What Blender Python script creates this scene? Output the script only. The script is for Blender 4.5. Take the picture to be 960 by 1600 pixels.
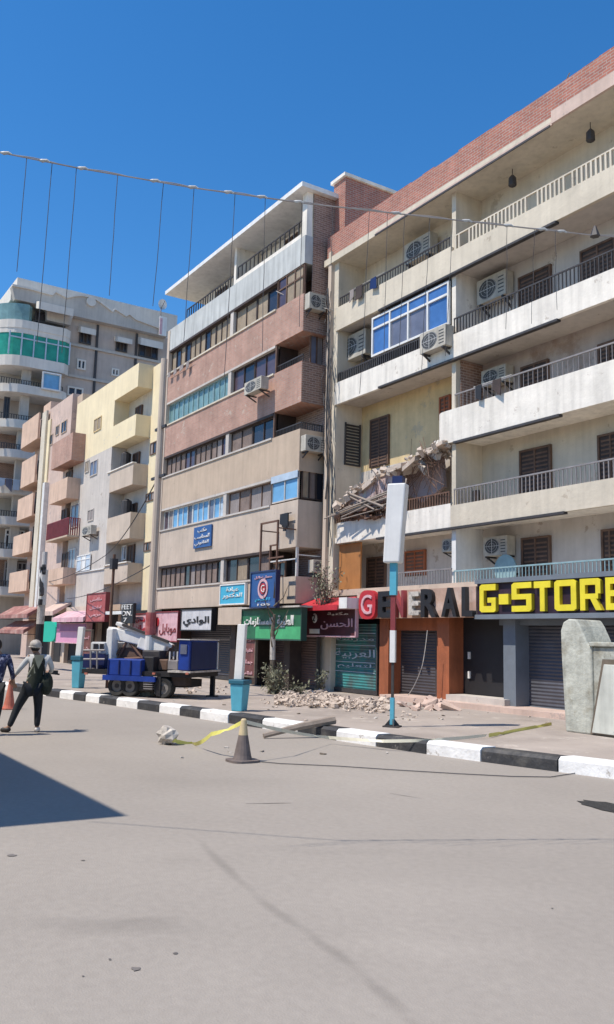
import bpy, math, random
import numpy as np
from mathutils import Vector, Matrix
random.seed(7)
S = bpy.context.scene
for o in list(bpy.data.objects): bpy.data.objects.remove(o)

# ---------------------------------------------------------------- camera
FOC, PIT, ROL, YAW, HC = 1353., .14757, .02561, 1.00562, 1.9
_f = np.array([-math.sin(YAW)*math.cos(PIT), math.cos(YAW)*math.cos(PIT), math.sin(PIT)])
_r = np.array([math.cos(YAW), math.sin(YAW), 0.]); _u = np.cross(_r, _f)
_r, _u = _r*math.cos(ROL)+_u*math.sin(ROL), -_r*math.sin(ROL)+_u*math.cos(ROL)
CP = np.array([0, 0, HC])
cd = bpy.data.cameras.new('camera'); cam = bpy.data.objects.new('camera', cd); S.collection.objects.link(cam)
cd.sensor_fit = 'VERTICAL'; cd.sensor_height = 36; cd.lens = FOC/1600*36; cd.clip_end = 2000
m4 = Matrix.Identity(4)
for i in range(3):
    m4[i][0], m4[i][1], m4[i][2], m4[i][3] = _r[i], _u[i], -_f[i], CP[i]
cam.matrix_world = m4; S.camera = cam
def ray(x, y): return (x-480)*_r+(800-y)*_u+FOC*_f
def Yp(x, y, Y): d = ray(x, y); return CP+d*Y/d[1]         # measured point on a wall plane Y = const
def Xp(x, y, X): d = ray(x, y); return CP+d*X/d[0]
def Gp(x, y, z=0.): d = ray(x, y); return CP+d*(z-HC)/d[2]

# ---------------------------------------------------------------- light
SE, SX = math.radians(60), .13
sdir = Vector((SX, 1, -math.tan(SE)*math.hypot(SX, 1))).normalized()   # travel direction of sunlight
w = bpy.data.worlds.new("World"); S.world = w; w.use_nodes = True
nt = w.node_tree; nt.nodes.clear()
out = nt.nodes.new('ShaderNodeOutputWorld'); bg = nt.nodes.new('ShaderNodeBackground'); sky = nt.nodes.new('ShaderNodeTexSky')
sky.sky_type = 'NISHITA'; sky.sun_disc = False; sky.sun_elevation = SE
sky.sun_rotation = math.atan2(-sdir.x, -sdir.y)
sky.altitude = 200; sky.air_density = 1.0; sky.dust_density = .15; sky.ozone_density = 4.5
hs = nt.nodes.new('ShaderNodeHueSaturation'); hs.inputs['Saturation'].default_value = 1.28; hs.inputs['Value'].default_value = 1
nt.links.new(sky.outputs[0], hs.inputs['Color']); nt.links.new(hs.outputs[0], bg.inputs[0]); nt.links.new(bg.outputs[0], out.inputs[0])
bg.inputs[1].default_value = .15
sl = bpy.data.lights.new('sun', 'SUN'); so = bpy.data.objects.new('sun', sl); S.collection.objects.link(so)
sl.energy = 4.3; sl.angle = math.radians(.5); sl.color = (1, .92, .81)
so.rotation_euler = sdir.to_track_quat('-Z', 'Y').to_euler(); so.location = (0, -20, 40)
S.view_settings.view_transform = 'Standard'; S.view_settings.look = 'None'
S.view_settings.exposure = .3; S.view_settings.gamma = 1

# ---------------------------------------------------------------- materials
def mat(name, col, rough=.8, var=.12, scale=1.2, streak=0., bump=.0, bscale=30, metal=0., kind=None, col2=None, spec=None, peel=None, pth=.62):
    m = bpy.data.materials.new(name); m.use_nodes = True; t = m.node_tree; N = t.nodes; L = t.links
    b = N['Principled BSDF']; b.inputs['Roughness'].default_value = rough; b.inputs['Metallic'].default_value = metal
    if spec is not None: b.inputs['Specular IOR Level'].default_value = spec
    tc = N.new('ShaderNodeTexCoord'); co = tc.outputs['Object']
    n1 = N.new('ShaderNodeTexNoise'); n1.inputs['Scale'].default_value = scale; n1.inputs['Detail'].default_value = 8; n1.inputs['Roughness'].default_value = .65
    L.new(co, n1.inputs['Vector'])
    mr = N.new('ShaderNodeMapRange'); mr.inputs[1].default_value = .3; mr.inputs[2].default_value = .7
    mr.inputs[3].default_value = 1-var; mr.inputs[4].default_value = 1+var; L.new(n1.outputs[0], mr.inputs[0])
    fac = mr.outputs[0]
    if streak:
        mp = N.new('ShaderNodeMapping'); mp.inputs['Scale'].default_value = (3.2, 3.2, .28); L.new(co, mp.inputs[0])
        n2 = N.new('ShaderNodeTexNoise'); n2.inputs['Scale'].default_value = 1.6; n2.inputs['Detail'].default_value = 6; L.new(mp.outputs[0], n2.inputs['Vector'])
        m2 = N.new('ShaderNodeMapRange'); m2.inputs[1].default_value = .42; m2.inputs[2].default_value = .72
        m2.inputs[3].default_value = 1; m2.inputs[4].default_value = 1-streak; L.new(n2.outputs[0], m2.inputs[0])
        mm = N.new('ShaderNodeMath'); mm.operation = 'MULTIPLY'; L.new(fac, mm.inputs[0]); L.new(m2.outputs[0], mm.inputs[1]); fac = mm.outputs[0]
    base = None
    if kind == 'brick':
        sx = N.new('ShaderNodeSeparateXYZ'); L.new(co, sx.inputs[0])
        ad = N.new('ShaderNodeMath'); L.new(sx.outputs[0], ad.inputs[0]); L.new(sx.outputs[1], ad.inputs[1])
        cb = N.new('ShaderNodeCombineXYZ'); L.new(ad.outputs[0], cb.inputs[0]); L.new(sx.outputs[2], cb.inputs[1])
        br = N.new('ShaderNodeTexBrick'); br.inputs['Scale'].default_value = 1; br.inputs['Brick Width'].default_value = .26
        br.inputs['Row Height'].default_value = .085; br.inputs['Mortar Size'].default_value = .012
        br.inputs['Color1'].default_value = (*col, 1); br.inputs['Color2'].default_value = (*(col2 or [c*.7 for c in col]), 1)
        br.inputs['Mortar'].default_value = (.36, .28, .24, 1); L.new(cb.outputs[0], br.inputs['Vector']); base = br.outputs[0]
    elif kind == 'slats' or kind == 'vert':
        sx = N.new('ShaderNodeSeparateXYZ'); L.new(co, sx.inputs[0])
        ml = N.new('ShaderNodeMath'); ml.operation = 'MULTIPLY'; ml.inputs[1].default_value = 11 if kind == 'slats' else 5.5
        if kind == 'slats': L.new(sx.outputs[2], ml.inputs[0])
        else:
            ad = N.new('ShaderNodeMath'); L.new(sx.outputs[0], ad.inputs[0]); L.new(sx.outputs[1], ad.inputs[1]); L.new(ad.outputs[0], ml.inputs[0])
        fr = N.new('ShaderNodeMath'); fr.operation = 'PINGPONG'; fr.inputs[1].default_value = .5; L.new(ml.outputs[0], fr.inputs[0])
        bu = N.new('ShaderNodeBump'); bu.inputs['Strength'].default_value = .9; bu.inputs['Distance'].default_value = .04
        L.new(fr.outputs[0], bu.inputs['Height']); L.new(bu.outputs[0], b.inputs['Normal'])
    if col2 and kind != 'brick':
        n3 = N.new('ShaderNodeTexNoise'); n3.inputs['Scale'].default_value = scale*.6; n3.inputs['Detail'].default_value = 7; n3.inputs['Roughness'].default_value = .7; L.new(co, n3.inputs['Vector'])
        r3 = N.new('ShaderNodeMapRange'); r3.inputs[1].default_value = .5; r3.inputs[2].default_value = .62; L.new(n3.outputs[0], r3.inputs[0])
        mx = N.new('ShaderNodeMix'); mx.data_type = 'RGBA'; mx.inputs[6].default_value = (*col, 1); mx.inputs[7].default_value = (*col2, 1)
        L.new(r3.outputs[0], mx.inputs[0]); base = mx.outputs[2]
    if peel:
        n5 = N.new('ShaderNodeTexNoise'); n5.inputs['Scale'].default_value = 1.7; n5.inputs['Detail'].default_value = 10; n5.inputs['Roughness'].default_value = .72; L.new(co, n5.inputs['Vector'])
        r5 = N.new('ShaderNodeMapRange'); r5.inputs[1].default_value = pth; r5.inputs[2].default_value = pth+.03; L.new(n5.outputs[0], r5.inputs[0])
        m5 = N.new('ShaderNodeMix'); m5.data_type = 'RGBA'; m5.inputs[7].default_value = (*peel, 1); L.new(r5.outputs[0], m5.inputs[0])
        if base is not None: L.new(base, m5.inputs[6])
        else: m5.inputs[6].default_value = (*col, 1)
        base = m5.outputs[2]
    vm = N.new('ShaderNodeVectorMath'); vm.operation = 'SCALE'
    if base is not None: L.new(base, vm.inputs[0])
    else: vm.inputs[0].default_value = col
    L.new(fac, vm.inputs['Scale']); L.new(vm.outputs[0], b.inputs['Base Color'])
    if bump and kind not in ('slats', 'vert'):
        n4 = N.new('ShaderNodeTexNoise'); n4.inputs['Scale'].default_value = bscale; n4.inputs['Detail'].default_value = 5; L.new(co, n4.inputs['Vector'])
        bu = N.new('ShaderNodeBump'); bu.inputs['Strength'].default_value = bump; bu.inputs['Distance'].default_value = .03
        L.new(n4.outputs[0], bu.inputs['Height']); L.new(bu.outputs[0], b.inputs['Normal'])
    return m
def glass(name, col, rough=.12, var=.25):
    return mat(name, col, rough, var, 1.5, spec=.45)

M = {}
M['road'] = mat('road', (.305, .272, .236), .92, .10, .22, bump=.18, bscale=70)
M['pave'] = mat('pavement', (.35, .30, .26), .92, .16, .6, bump=.4, bscale=20, col2=(.30, .255, .22), peel=(.42, .37, .32), pth=.58)
M['kerb_white'] = mat('kerb_white', (.76, .75, .73), .7, .14, 3, bump=.5, bscale=12, peel=(.42, .38, .34), pth=.60)
M['kerb_black'] = mat('kerb_black', (.035, .035, .038), .7, .3, 3, bump=.5, bscale=12, col2=(.08, .075, .07), peel=(.22, .20, .18), pth=.62)
M['white'] = mat('white_plaster', (.77, .715, .63), .85, .12, 1.1, streak=.2, bump=.3, bscale=8, peel=(.56, .50, .43), pth=.62)
M['whiteclean'] = mat('white_paint', (.74, .73, .70), .6, .10, 2, streak=.14)
M['cream'] = mat('cream_plaster', (.60, .53, .42), .88, .13, .8, streak=.13, bump=.3, bscale=8, peel=(.46, .39, .30), pth=.62)
M['greyplaster'] = mat('grey_plaster', (.53, .48, .43), .9, .14, .8, streak=.12, bump=.3, bscale=8, peel=(.38, .32, .27), pth=.61)
M['mixedwall'] = mat('patched_brick_plaster', (.46, .38, .33), .9, .15, 1.2, streak=.1, bump=.3, col2=(.34, .25, .20))
M['ochre'] = mat('ochre_plaster', (.64, .49, .27), .88, .14, 1.4, streak=.1, bump=.2, peel=(.52, .42, .27), pth=.58)
M['yellow'] = mat('yellow_plaster', (.76, .64, .42), .88, .09, .8, streak=.08, bump=.2, peel=(.60, .54, .44), pth=.63)
M['tan'] = mat('tan_plaster', (.50, .385, .285), .9, .12, .8, streak=.12, bump=.2, peel=(.38, .29, .22), pth=.63)
M['tan2'] = mat('pale_tan_plaster', (.54, .44, .35), .9, .13, .8, streak=.12, bump=.2, peel=(.40, .33, .27), pth=.62)
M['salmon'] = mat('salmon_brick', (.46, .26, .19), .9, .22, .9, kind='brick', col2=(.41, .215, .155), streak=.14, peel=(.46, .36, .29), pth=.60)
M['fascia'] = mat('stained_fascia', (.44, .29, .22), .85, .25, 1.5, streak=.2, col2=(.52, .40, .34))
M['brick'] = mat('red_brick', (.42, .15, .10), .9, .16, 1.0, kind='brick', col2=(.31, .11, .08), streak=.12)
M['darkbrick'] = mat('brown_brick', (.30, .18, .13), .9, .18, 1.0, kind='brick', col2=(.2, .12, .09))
M['orange'] = mat('orange_plaster', (.60, .42, .31), .88, .14, 1.2, streak=.18, bump=.2)
M['pinkish'] = mat('pink_plaster', (.56, .42, .35), .88, .14, 1.2, streak=.14, bump=.2, peel=(.42, .33, .29), pth=.58)
M['rust'] = mat('rust_orange_paint', (.33, .10, .04), .75, .22, 1.6, streak=.25, bump=.2)
M['orangepanel'] = mat('orange_panel', (.40, .17, .05), .7, .15, 1.6, streak=.15)
M['stone'] = mat('grey_stone', (.47, .435, .39), .9, .14, .5, streak=.12, bump=.2)
M['stonelight'] = mat('pale_stone', (.64, .60, .54), .9, .12, .5, streak=.1, bump=.2)
M['stonebrown'] = mat('mauve_stone', (.46, .39, .34), .9, .14, .5, streak=.12, bump=.2)
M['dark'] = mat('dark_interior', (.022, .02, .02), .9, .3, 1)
M['darkbrown'] = mat('dark_wood', (.05, .032, .026), .7, .35, 3)
M['brownwood'] = mat('brown_wood', (.13, .075, .05), .75, .3, 3)
M['iron'] = mat('dark_iron', (.045, .04, .04), .6, .3, 4)
M['greyiron'] = mat('grey_iron', (.24, .22, .215), .6, .2, 4)
M['tealiron'] = mat('pale_teal_iron', (.24, .36, .38), .6, .2, 4)
M['whiteiron'] = mat('white_iron', (.66, .64, .60), .6, .15, 4)
M['cur_brown'] = mat('brown_curtain', (.21, .155, .13), .8, .25, 2, kind='vert')
M['cur_tan'] = mat('tan_curtain', (.30, .235, .165), .8, .2, 2, kind='vert')
M['cur_grey'] = mat('grey_curtain', (.27, .23, .215), .8, .2, 2, kind='vert')
M['gl_dark'] = glass('dark_glass', (.03, .03, .038))
M['gl_purple'] = glass('violet_tinted_glass', (.085, .06, .075), .2)
M['gl_teal'] = glass('teal_glass', (.16, .27, .27), .25)
M['gl_green'] = glass('green_glass', (.03, .27, .19), .2)
M['gl_blue'] = glass('blue_glass', (.06, .15, .36), .15)
M['gl_slate'] = glass('slate_glass', (.14, .15, .20), .2)
M['bluesheet'] = mat('blue_sheet', (.15, .36, .58), .5, .15, 2)
M['palesheet'] = mat('pale_sheet', (.44, .52, .60), .5, .15, 2)
M['slate'] = mat('blue_grey_paint', (.15, .175, .205), .75, .15, 1.5)
M['shutter_dark'] = mat('dark_shutter', (.055, .05, .055), .5, .25, 2, kind='slats')
M['shutter_brown'] = mat('brown_shutter', (.10, .065, .058), .6, .25, 2, kind='slats')
M['shutter_slate'] = mat('slate_shutter', (.075, .078, .095), .5, .25, 2, kind='slats')
M['shutter_teal'] = mat('teal_shutter', (.035, .20, .20), .6, .25, 1.2, kind='slats', col2=(.07, .11, .11))
M['ac_beige'] = mat('ac_casing_yellowed', (.47, .43, .36), .7, .2, 3, streak=.2)
M['ac_white'] = mat('ac_casing', (.60, .585, .555), .6, .12, 3)
M['ac_dark'] = mat('ac_grille', (.06, .06, .06), .6, .2, 3)
M['red'] = mat('red_sign', (.46, .025, .035), .6, .2, 2)
M['fadedred'] = mat('faded_red_sign', (.36, .075, .075), .7, .2, 3, col2=(.45, .16, .15))
M['signwhite'] = mat('grimy_white_sign', (.56, .56, .58), .6, .15, 3, streak=.2)
M['darkred'] = mat('dark_red_sign', (.22, .035, .04), .6, .2, 2)
M['brownred'] = mat('maroon_poster', (.14, .045, .04), .6, .3, 2, col2=(.22, .09, .08))
M['pink'] = mat('pink_sign', (.62, .28, .42), .6, .1, 2)
M['pinklight'] = mat('pale_pink_sign', (.60, .38, .41), .7, .2, 3, col2=(.50, .26, .30))
M['dustred'] = mat('dusty_red_cloth', (.28, .12, .10), .8, .3, 2, col2=(.40, .24, .20))
M['purple'] = mat('purple_sign', (.25, .07, .19), .6, .2, 2)
M['green'] = mat('green_sign', (.02, .13, .06), .6, .3, 3)
M['greenlight'] = mat('bright_green_sign', (.06, .36, .15), .6, .2, 2)
M['greendark'] = mat('dark_green_panel', (.025, .07, .05), .6, .2, 2)
M['jade'] = mat('jade_green_cloth', (.0, .42, .29), .6, .08, 2)
M['cyan'] = mat('cyan_sign', (.05, .38, .56), .5, .1, 2)
M['bluesign'] = mat('blue_sign', (.02, .085, .26), .5, .1, 2)
M['navy'] = mat('navy_paint', (.012, .02, .085), .4, .2, 2)
M['truckblue'] = mat('truck_blue', (.012, .045, .26), .45, .3, 2)
M['black'] = mat('black_paint', (.015, .014, .016), .6, .2, 3)
M['blackred'] = mat('black_maroon_panel', (.07, .014, .02), .5, .4, 2)
M['blackpurple'] = mat('black_violet_panel', (.03, .015, .03), .5, .4, 2)
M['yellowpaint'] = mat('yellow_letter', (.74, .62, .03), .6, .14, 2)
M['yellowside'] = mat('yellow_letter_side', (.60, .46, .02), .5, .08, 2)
M['teal'] = mat('teal_paint', (.09, .38, .50), .55, .15, 3)
M['tealdark'] = mat('dark_teal_paint', (.02, .12, .18), .55, .15, 3)
M['polepaint'] = mat('pale_pole_paint', (.62, .58, .54), .7, .15, 2, streak=.3)
M['whitegrey'] = mat('pale_grey_paint', (.50, .51, .49), .8, .12, 1.2, streak=.3, bump=.2)
M['concrete'] = mat('weathered_concrete', (.42, .40, .35), .9, .15, 1.4, streak=.2, bump=.35, bscale=14, col2=(.33, .31, .26))
M['greenstone'] = mat('pale_greenish_concrete', (.47, .475, .41), .8, .25, 2.2, streak=.3, bump=.5, bscale=14, col2=(.34, .32, .25), peel=(.24, .22, .17), pth=.64)
M['panelpale'] = mat('pale_panel', (.56, .57, .51), .7, .14, 2, streak=.22, peel=(.38, .37, .31), pth=.63)
M['rubble'] = mat('rubble', (.52, .43, .355), .95, .25, 3, bump=.5, bscale=20)
M['rubblepink'] = mat('pink_plaster_rubble', (.50, .38, .36), .95, .2, 2, bump=.5)
M['rebar'] = mat('rusty_iron', (.14, .075, .05), .8, .3, 5)
M['leafdry'] = mat('dusty_leaves', (.17, .17, .11), .8, .35, 4)
M['twig'] = mat('dry_twigs', (.15, .12, .09), .9, .3, 4)
M['rubber'] = mat('tyre_rubber', (.03, .029, .028), .85, .25, 4)
M['rim'] = mat('wheel_rim', (.22, .20, .18), .6, .2, 4)
M['conegrey'] = mat('faded_cone_rubber', (.15, .12, .11), .8, .25, 5)
M['coneyellow'] = mat('faded_cone_band', (.55, .44, .26), .8, .15, 5)
M['coneorange'] = mat('orange_cone', (.48, .15, .10), .7, .15, 5)
M['tapeyellow'] = mat('yellow_tape', (.66, .62, .16), .5, .12, 3)
M['tapewhite'] = mat('pale_tape', (.70, .66, .52), .5, .12, 3)
M['skin'] = mat('skin', (.30, .17, .11), .6, .08, 8)
M['shirtpale'] = mat('pale_shirt', (.50, .50, .49), .85, .12, 6)
M['vest'] = mat('dark_green_vest', (.013, .019, .013), .85, .5, 9)
M['vestback'] = mat('khaki_back_panel', (.27, .27, .20), .85, .2, 9)
M['trousers'] = mat('black_trousers', (.014, .016, .02), .85, .3, 8)
M['shirtblue'] = mat('navy_patterned_shirt', (.02, .025, .07), .85, .4, 18, col2=(.30, .31, .42))
M['hair'] = mat('black_hair', (.012, .01, .01), .7, .3, 12)
M['shoe'] = mat('white_trainer', (.62, .58, .54), .7, .1, 8)
M['wire'] = mat('dark_wire', (.05, .05, .055), .7, .2, 5)
M['cable'] = mat('pale_cable', (.30, .27, .25), .7, .25, 5)
M['bulb'] = mat('bulb_holder', (.42, .42, .40), .5, .2, 9)
M['seam'] = mat('road_seam', (.262, .243, .222), .95, .12, 3, bump=.4)
M['crack'] = mat('road_crack', (.15, .135, .125), .95, .3, 3)
M['tar'] = mat('dark_patch', (.035, .033, .03), .95, .4, 8, bump=1., bscale=30)
M['wood'] = mat('weathered_wood', (.27, .22, .18), .9, .2, 5)
M['bag'] = mat('pale_sack', (.50, .46, .41), .8, .2, 8, col2=(.30, .27, .24))

def road_wear(m):
    t = m.node_tree; N = t.nodes; L = t.links; b = N['Principled BSDF']; src = b.inputs['Base Color'].links[0].from_socket
    tc = N.new('ShaderNodeTexCoord'); fac = None
    n0 = N.new('ShaderNodeTexNoise'); n0.inputs['Scale'].default_value = 1.5; n0.inputs['Detail'].default_value = 6; L.new(tc.outputs['Object'], n0.inputs['Vector'])
    wv = N.new('ShaderNodeVectorMath'); wv.operation = 'MULTIPLY_ADD'; wv.inputs[1].default_value = (.5, .5, 0); L.new(n0.outputs['Color'], wv.inputs[0]); L.new(tc.outputs['Object'], wv.inputs[2])
    for (px, py, rx, ry, am) in ((170, 1447, .75, .17, .16), (215, 1440, .35, .1, .10), (300, 1345, .5, .3, .06), (640, 1480, 1.0, .25, -.07), (500, 1480, .5, .8, .06), (700, 1400, 1.2, .5, -.06), (540, 1330, 1.3, .2, .05), (330, 1220, 1.4, .5, .05)):
        c = Gp(px, py); mp_ = N.new('ShaderNodeMapping'); mp_.vector_type = 'TEXTURE'; mp_.inputs['Location'].default_value = (c[0]+.25, c[1]+.25, 0); mp_.inputs['Rotation'].default_value = (0, 0, YAW); mp_.inputs['Scale'].default_value = (rx, ry, 1)
        L.new(wv.outputs[0], mp_.inputs[0]); ln = N.new('ShaderNodeVectorMath'); ln.operation = 'LENGTH'; L.new(mp_.outputs[0], ln.inputs[0])
        mr = N.new('ShaderNodeMapRange'); mr.interpolation_type = 'SMOOTHSTEP'; mr.inputs[1].default_value = 0; mr.inputs[2].default_value = 1.3; mr.inputs[3].default_value = 1-am; mr.inputs[4].default_value = 1; L.new(ln.outputs['Value'], mr.inputs[0])
        if fac is None: fac = mr.outputs[0]
        else: mu = N.new('ShaderNodeMath'); mu.operation = 'MULTIPLY'; L.new(fac, mu.inputs[0]); L.new(mr.outputs[0], mu.inputs[1]); fac = mu.outputs[0]
    wv2 = N.new('ShaderNodeVectorMath'); wv2.operation = 'MULTIPLY_ADD'; wv2.inputs[1].default_value = (.12, .12, 0); L.new(n0.outputs['Color'], wv2.inputs[0]); L.new(tc.outputs['Object'], wv2.inputs[2])
    sp = [(312, 1314), (400, 1398), (480, 1455), (560, 1520), (640, 1592), (760, 1690)]
    for (a_, c_) in zip(sp[:-1], sp[1:]):
        A_, B_ = Gp(*a_), Gp(*c_); d_ = B_-A_; mp_ = N.new('ShaderNodeMapping'); mp_.vector_type = 'TEXTURE'; mp_.inputs['Location'].default_value = ((A_[0]+B_[0])/2+.06, (A_[1]+B_[1])/2+.06, 0)
        mp_.inputs['Rotation'].default_value = (0, 0, math.atan2(d_[1], d_[0])); mp_.inputs['Scale'].default_value = (np.linalg.norm(d_)*.62, .07, 1)
        L.new(wv2.outputs[0], mp_.inputs[0]); ln = N.new('ShaderNodeVectorMath'); ln.operation = 'LENGTH'; L.new(mp_.outputs[0], ln.inputs[0])
        mr = N.new('ShaderNodeMapRange'); mr.interpolation_type = 'SMOOTHSTEP'; mr.inputs[1].default_value = .1; mr.inputs[2].default_value = 1.1; mr.inputs[3].default_value = .80; mr.inputs[4].default_value = 1; L.new(ln.outputs['Value'], mr.inputs[0])
        mu = N.new('ShaderNodeMath'); mu.operation = 'MINIMUM' if 0 else 'MULTIPLY'; L.new(fac, mu.inputs[0]); L.new(mr.outputs[0], mu.inputs[1]); fac = mu.outputs[0]
    for (sc, lo, hi, a_) in ((170, .35, .7, .10), (14, .3, .7, .05)):
        n1 = N.new('ShaderNodeTexNoise'); n1.inputs['Scale'].default_value = sc; n1.inputs['Detail'].default_value = 3; L.new(tc.outputs['Object'], n1.inputs['Vector'])
        mr = N.new('ShaderNodeMapRange'); mr.inputs[1].default_value = lo; mr.inputs[2].default_value = hi; mr.inputs[3].default_value = 1-a_; mr.inputs[4].default_value = 1+a_; L.new(n1.outputs[0], mr.inputs[0])
        mu = N.new('ShaderNodeMath'); mu.operation = 'MULTIPLY'; L.new(fac, mu.inputs[0]); L.new(mr.outputs[0], mu.inputs[1]); fac = mu.outputs[0]
    v = N.new('ShaderNodeVectorMath'); v.operation = 'SCALE'; L.new(src, v.inputs[0]); L.new(fac, v.inputs['Scale']); L.new(v.outputs[0], b.inputs['Base Color'])
road_wear(M['road'])
# ---------------------------------------------------------------- mesh helpers
class MB:
    def __init__(s): s.v = []; s.f = []; s.m = []
    def add(s, vs, fs, m=0):
        b = len(s.v); s.v += [tuple(map(float, v)) for v in vs]
        for f in fs: s.f.append(tuple(i+b for i in f)); s.m.append(m)
        return s
    def box(s, x0, x1, y0, y1, z0, z1, m=0):
        x0, x1 = sorted((x0, x1)); y0, y1 = sorted((y0, y1)); z0, z1 = sorted((z0, z1))
        v = [(x, y, z) for z in (z0, z1) for y in (y0, y1) for x in (x0, x1)]
        return s.add(v, [(0, 2, 3, 1), (4, 5, 7, 6), (0, 1, 5, 4), (2, 6, 7, 3), (0, 4, 6, 2), (1, 3, 7, 5)], m)
    def rbox(s, c, size, eul=(0, 0, 0), m=0, jit=0):
        from mathutils import Euler
        R = Euler(eul).to_matrix(); vs = []
        for z in (-.5, .5):
            for y in (-.5, .5):
                for x in (-.5, .5):
                    p = Vector((x*size[0], y*size[1], z*size[2]))
                    if jit: p += Vector([random.uniform(-jit, jit)*k for k in size])
                    vs.append(tuple(R @ p+Vector(c)))
        return s.add(vs, [(0, 2, 3, 1), (4, 5, 7, 6), (0, 1, 5, 4), (2, 6, 7, 3), (0, 4, 6, 2), (1, 3, 7, 5)], m)
    def wall(s, ax, pl, a0, a1, z0, z1, d0, d1, m=0):   # ax 'y': faces -Y at pl; ax 'x': faces +X at pl; d = distance outward
        if ax == 'y': return s.box(a0, a1, pl-d1, pl-d0, z0, z1, m)
        return s.box(pl+d0, pl+d1, a0, a1, z0, z1, m)
    def tube(s, pts, r, n=6, m=0, cap=True):
        pts = [Vector(p) for p in pts]; rs = r if isinstance(r, (list, tuple)) else [r]*len(pts); b = []
        for i, p in enumerate(pts):
            d = (pts[min(i+1, len(pts)-1)]-pts[max(i-1, 0)])
            d = d.normalized() if d.length > 1e-9 else Vector((0, 0, 1))
            a = d.cross(Vector((0, 0, 1)) if abs(d.z) < .9 else Vector((1, 0, 0))).normalized(); c = d.cross(a)
            for k in range(n):
                t = 2*math.pi*k/n; b.append(p+(a*math.cos(t)+c*math.sin(t))*rs[i])
        fs = [(i*n+k, i*n+(k+1) % n, (i+1)*n+(k+1) % n, (i+1)*n+k) for i in range(len(pts)-1) for k in range(n)]
        if cap: fs += [tuple(range(n))[::-1], tuple((len(pts)-1)*n+k for k in range(n))]
        return s.add(b, fs, m)
    def prism(s, poly, ax, a0, a1, m=0):  # poly in (x,z) extruded along y (ax='y'), (y,z) along x, (x,y) along z
        def P(p, a): return (p[0], a, p[1]) if ax == 'y' else ((a, p[0], p[1]) if ax == 'x' else (p[0], p[1], a))
        n = len(poly); v = [P(p, a0) for p in poly]+[P(p, a1) for p in poly]
        return s.add(v, [tuple(range(n)), tuple(range(2*n-1, n-1, -1))]+[(i, i+n, (i+1) % n+n, (i+1) % n) for i in range(n)], m)
    def ball(s, c, r, nu=10, nv=6, m=0, jit=0):
        if not isinstance(r, (list, tuple)): r = (r, r, r)
        v = [(c[0], c[1], c[2]-r[2])]
        for j in range(1, nv):
            t = math.pi*j/nv-math.pi/2
            for i in range(nu):
                a = 2*math.pi*i/nu; q = 1+random.uniform(-jit, jit)
                v.append((c[0]+r[0]*math.cos(t)*math.cos(a)*q, c[1]+r[1]*math.cos(t)*math.sin(a)*q, c[2]+r[2]*math.sin(t)*q))
        v.append((c[0], c[1], c[2]+r[2])); f = []
        for i in range(nu):
            f.append((0, 1+(i+1) % nu, 1+i)); f.append((len(v)-1, 1+(nv-2)*nu+i, 1+(nv-2)*nu+(i+1) % nu))
            for j in range(nv-2):
                f.append((1+j*nu+i, 1+j*nu+(i+1) % nu, 1+(j+1)*nu+(i+1) % nu, 1+(j+1)*nu+i))
        return s.add(v, f, m)
import bmesh
def tagp(o, label=None, cat=None, group=None, kind=None):
    if label: o['label'] = label
    if cat: o['category'] = cat
    if group: o['group'] = group
    if kind: o['kind'] = kind
    return o
def root_of(o):
    while o.parent: o = o.parent
    return o
def link_mesh(me, name, mats, parent=None, local=False, smooth=False, bevel=0):
    for m in (mats if isinstance(mats, (list, tuple)) else [mats]): me.materials.append(M[m] if isinstance(m, str) else m)
    o = bpy.data.objects.new(name, me); S.collection.objects.link(o)
    if parent is not None:
        o.parent = parent
        if not local:
            rl = root_of(parent).location
            me.transform(Matrix.Translation(-Vector(rl)))
    if smooth:
        for p in me.polygons: p.use_smooth = True
    if bevel:
        b = o.modifiers.new('bevel', 'BEVEL'); b.width = bevel; b.segments = 2; b.limit_method = 'ANGLE'
    return o
def part(mb, name, mats, parent=None, label=None, local=False, smooth=False, bevel=0):
    me = bpy.data.meshes.new(name); me.from_pydata(mb.v, [], mb.f)
    if any(mb.m): me.polygons.foreach_set('material_index', mb.m)
    bm = bmesh.new(); bm.from_mesh(me); bmesh.ops.recalc_face_normals(bm, faces=bm.faces); bm.to_mesh(me); bm.free()
    o = link_mesh(me, name, mats, parent, local, smooth, bevel)
    if label: o['label'] = label
    return o
def empty(name, loc, label, cat, group=None, rz=0):
    o = bpy.data.objects.new(name, None); S.collection.objects.link(o); o.location = loc; o.rotation_euler.z = rz; o.empty_display_size = .3
    return tagp(o, label, cat, group)
def copy_tree(o, parent=None):
    c = o.copy(); S.collection.objects.link(c); c.parent = parent
    for ch in list(o.children): copy_tree(ch, c)
    return c
def text_mesh(s, w, h, depth=.02, bold=0.):
    c = bpy.data.curves.new('lettering', 'FONT'); c.body = s; c.extrude = .5; c.offset = bold; c.resolution_u = 3
    o = bpy.data.objects.new('lettering', c); S.collection.objects.link(o)
    dg = bpy.context.evaluated_depsgraph_get(); me = bpy.data.meshes.new_from_object(o.evaluated_get(dg))
    bpy.data.objects.remove(o)
    n = len(me.vertices)
    if n == 0: return me
    a = np.empty(n*3); me.vertices.foreach_get('co', a); a = a.reshape(-1, 3)
    lo, hi = a.min(0), a.max(0); a = (a-(lo+hi)/2)/(hi-lo)
    b = np.stack([a[:, 0]*w, -a[:, 2]*depth, a[:, 1]*h], 1)
    me.vertices.foreach_set('co', b.reshape(-1)); me.update(); return me
def lettering(s, cx, cy, cz, w, h, matn, parent, depth=.03, name='lettering', bold=0.):
    me = text_mesh(s, w, h, depth, bold)
    me.transform(Matrix.Translation((cx, cy-depth/2, cz)))
    return link_mesh(me, name, matn, parent)
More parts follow.
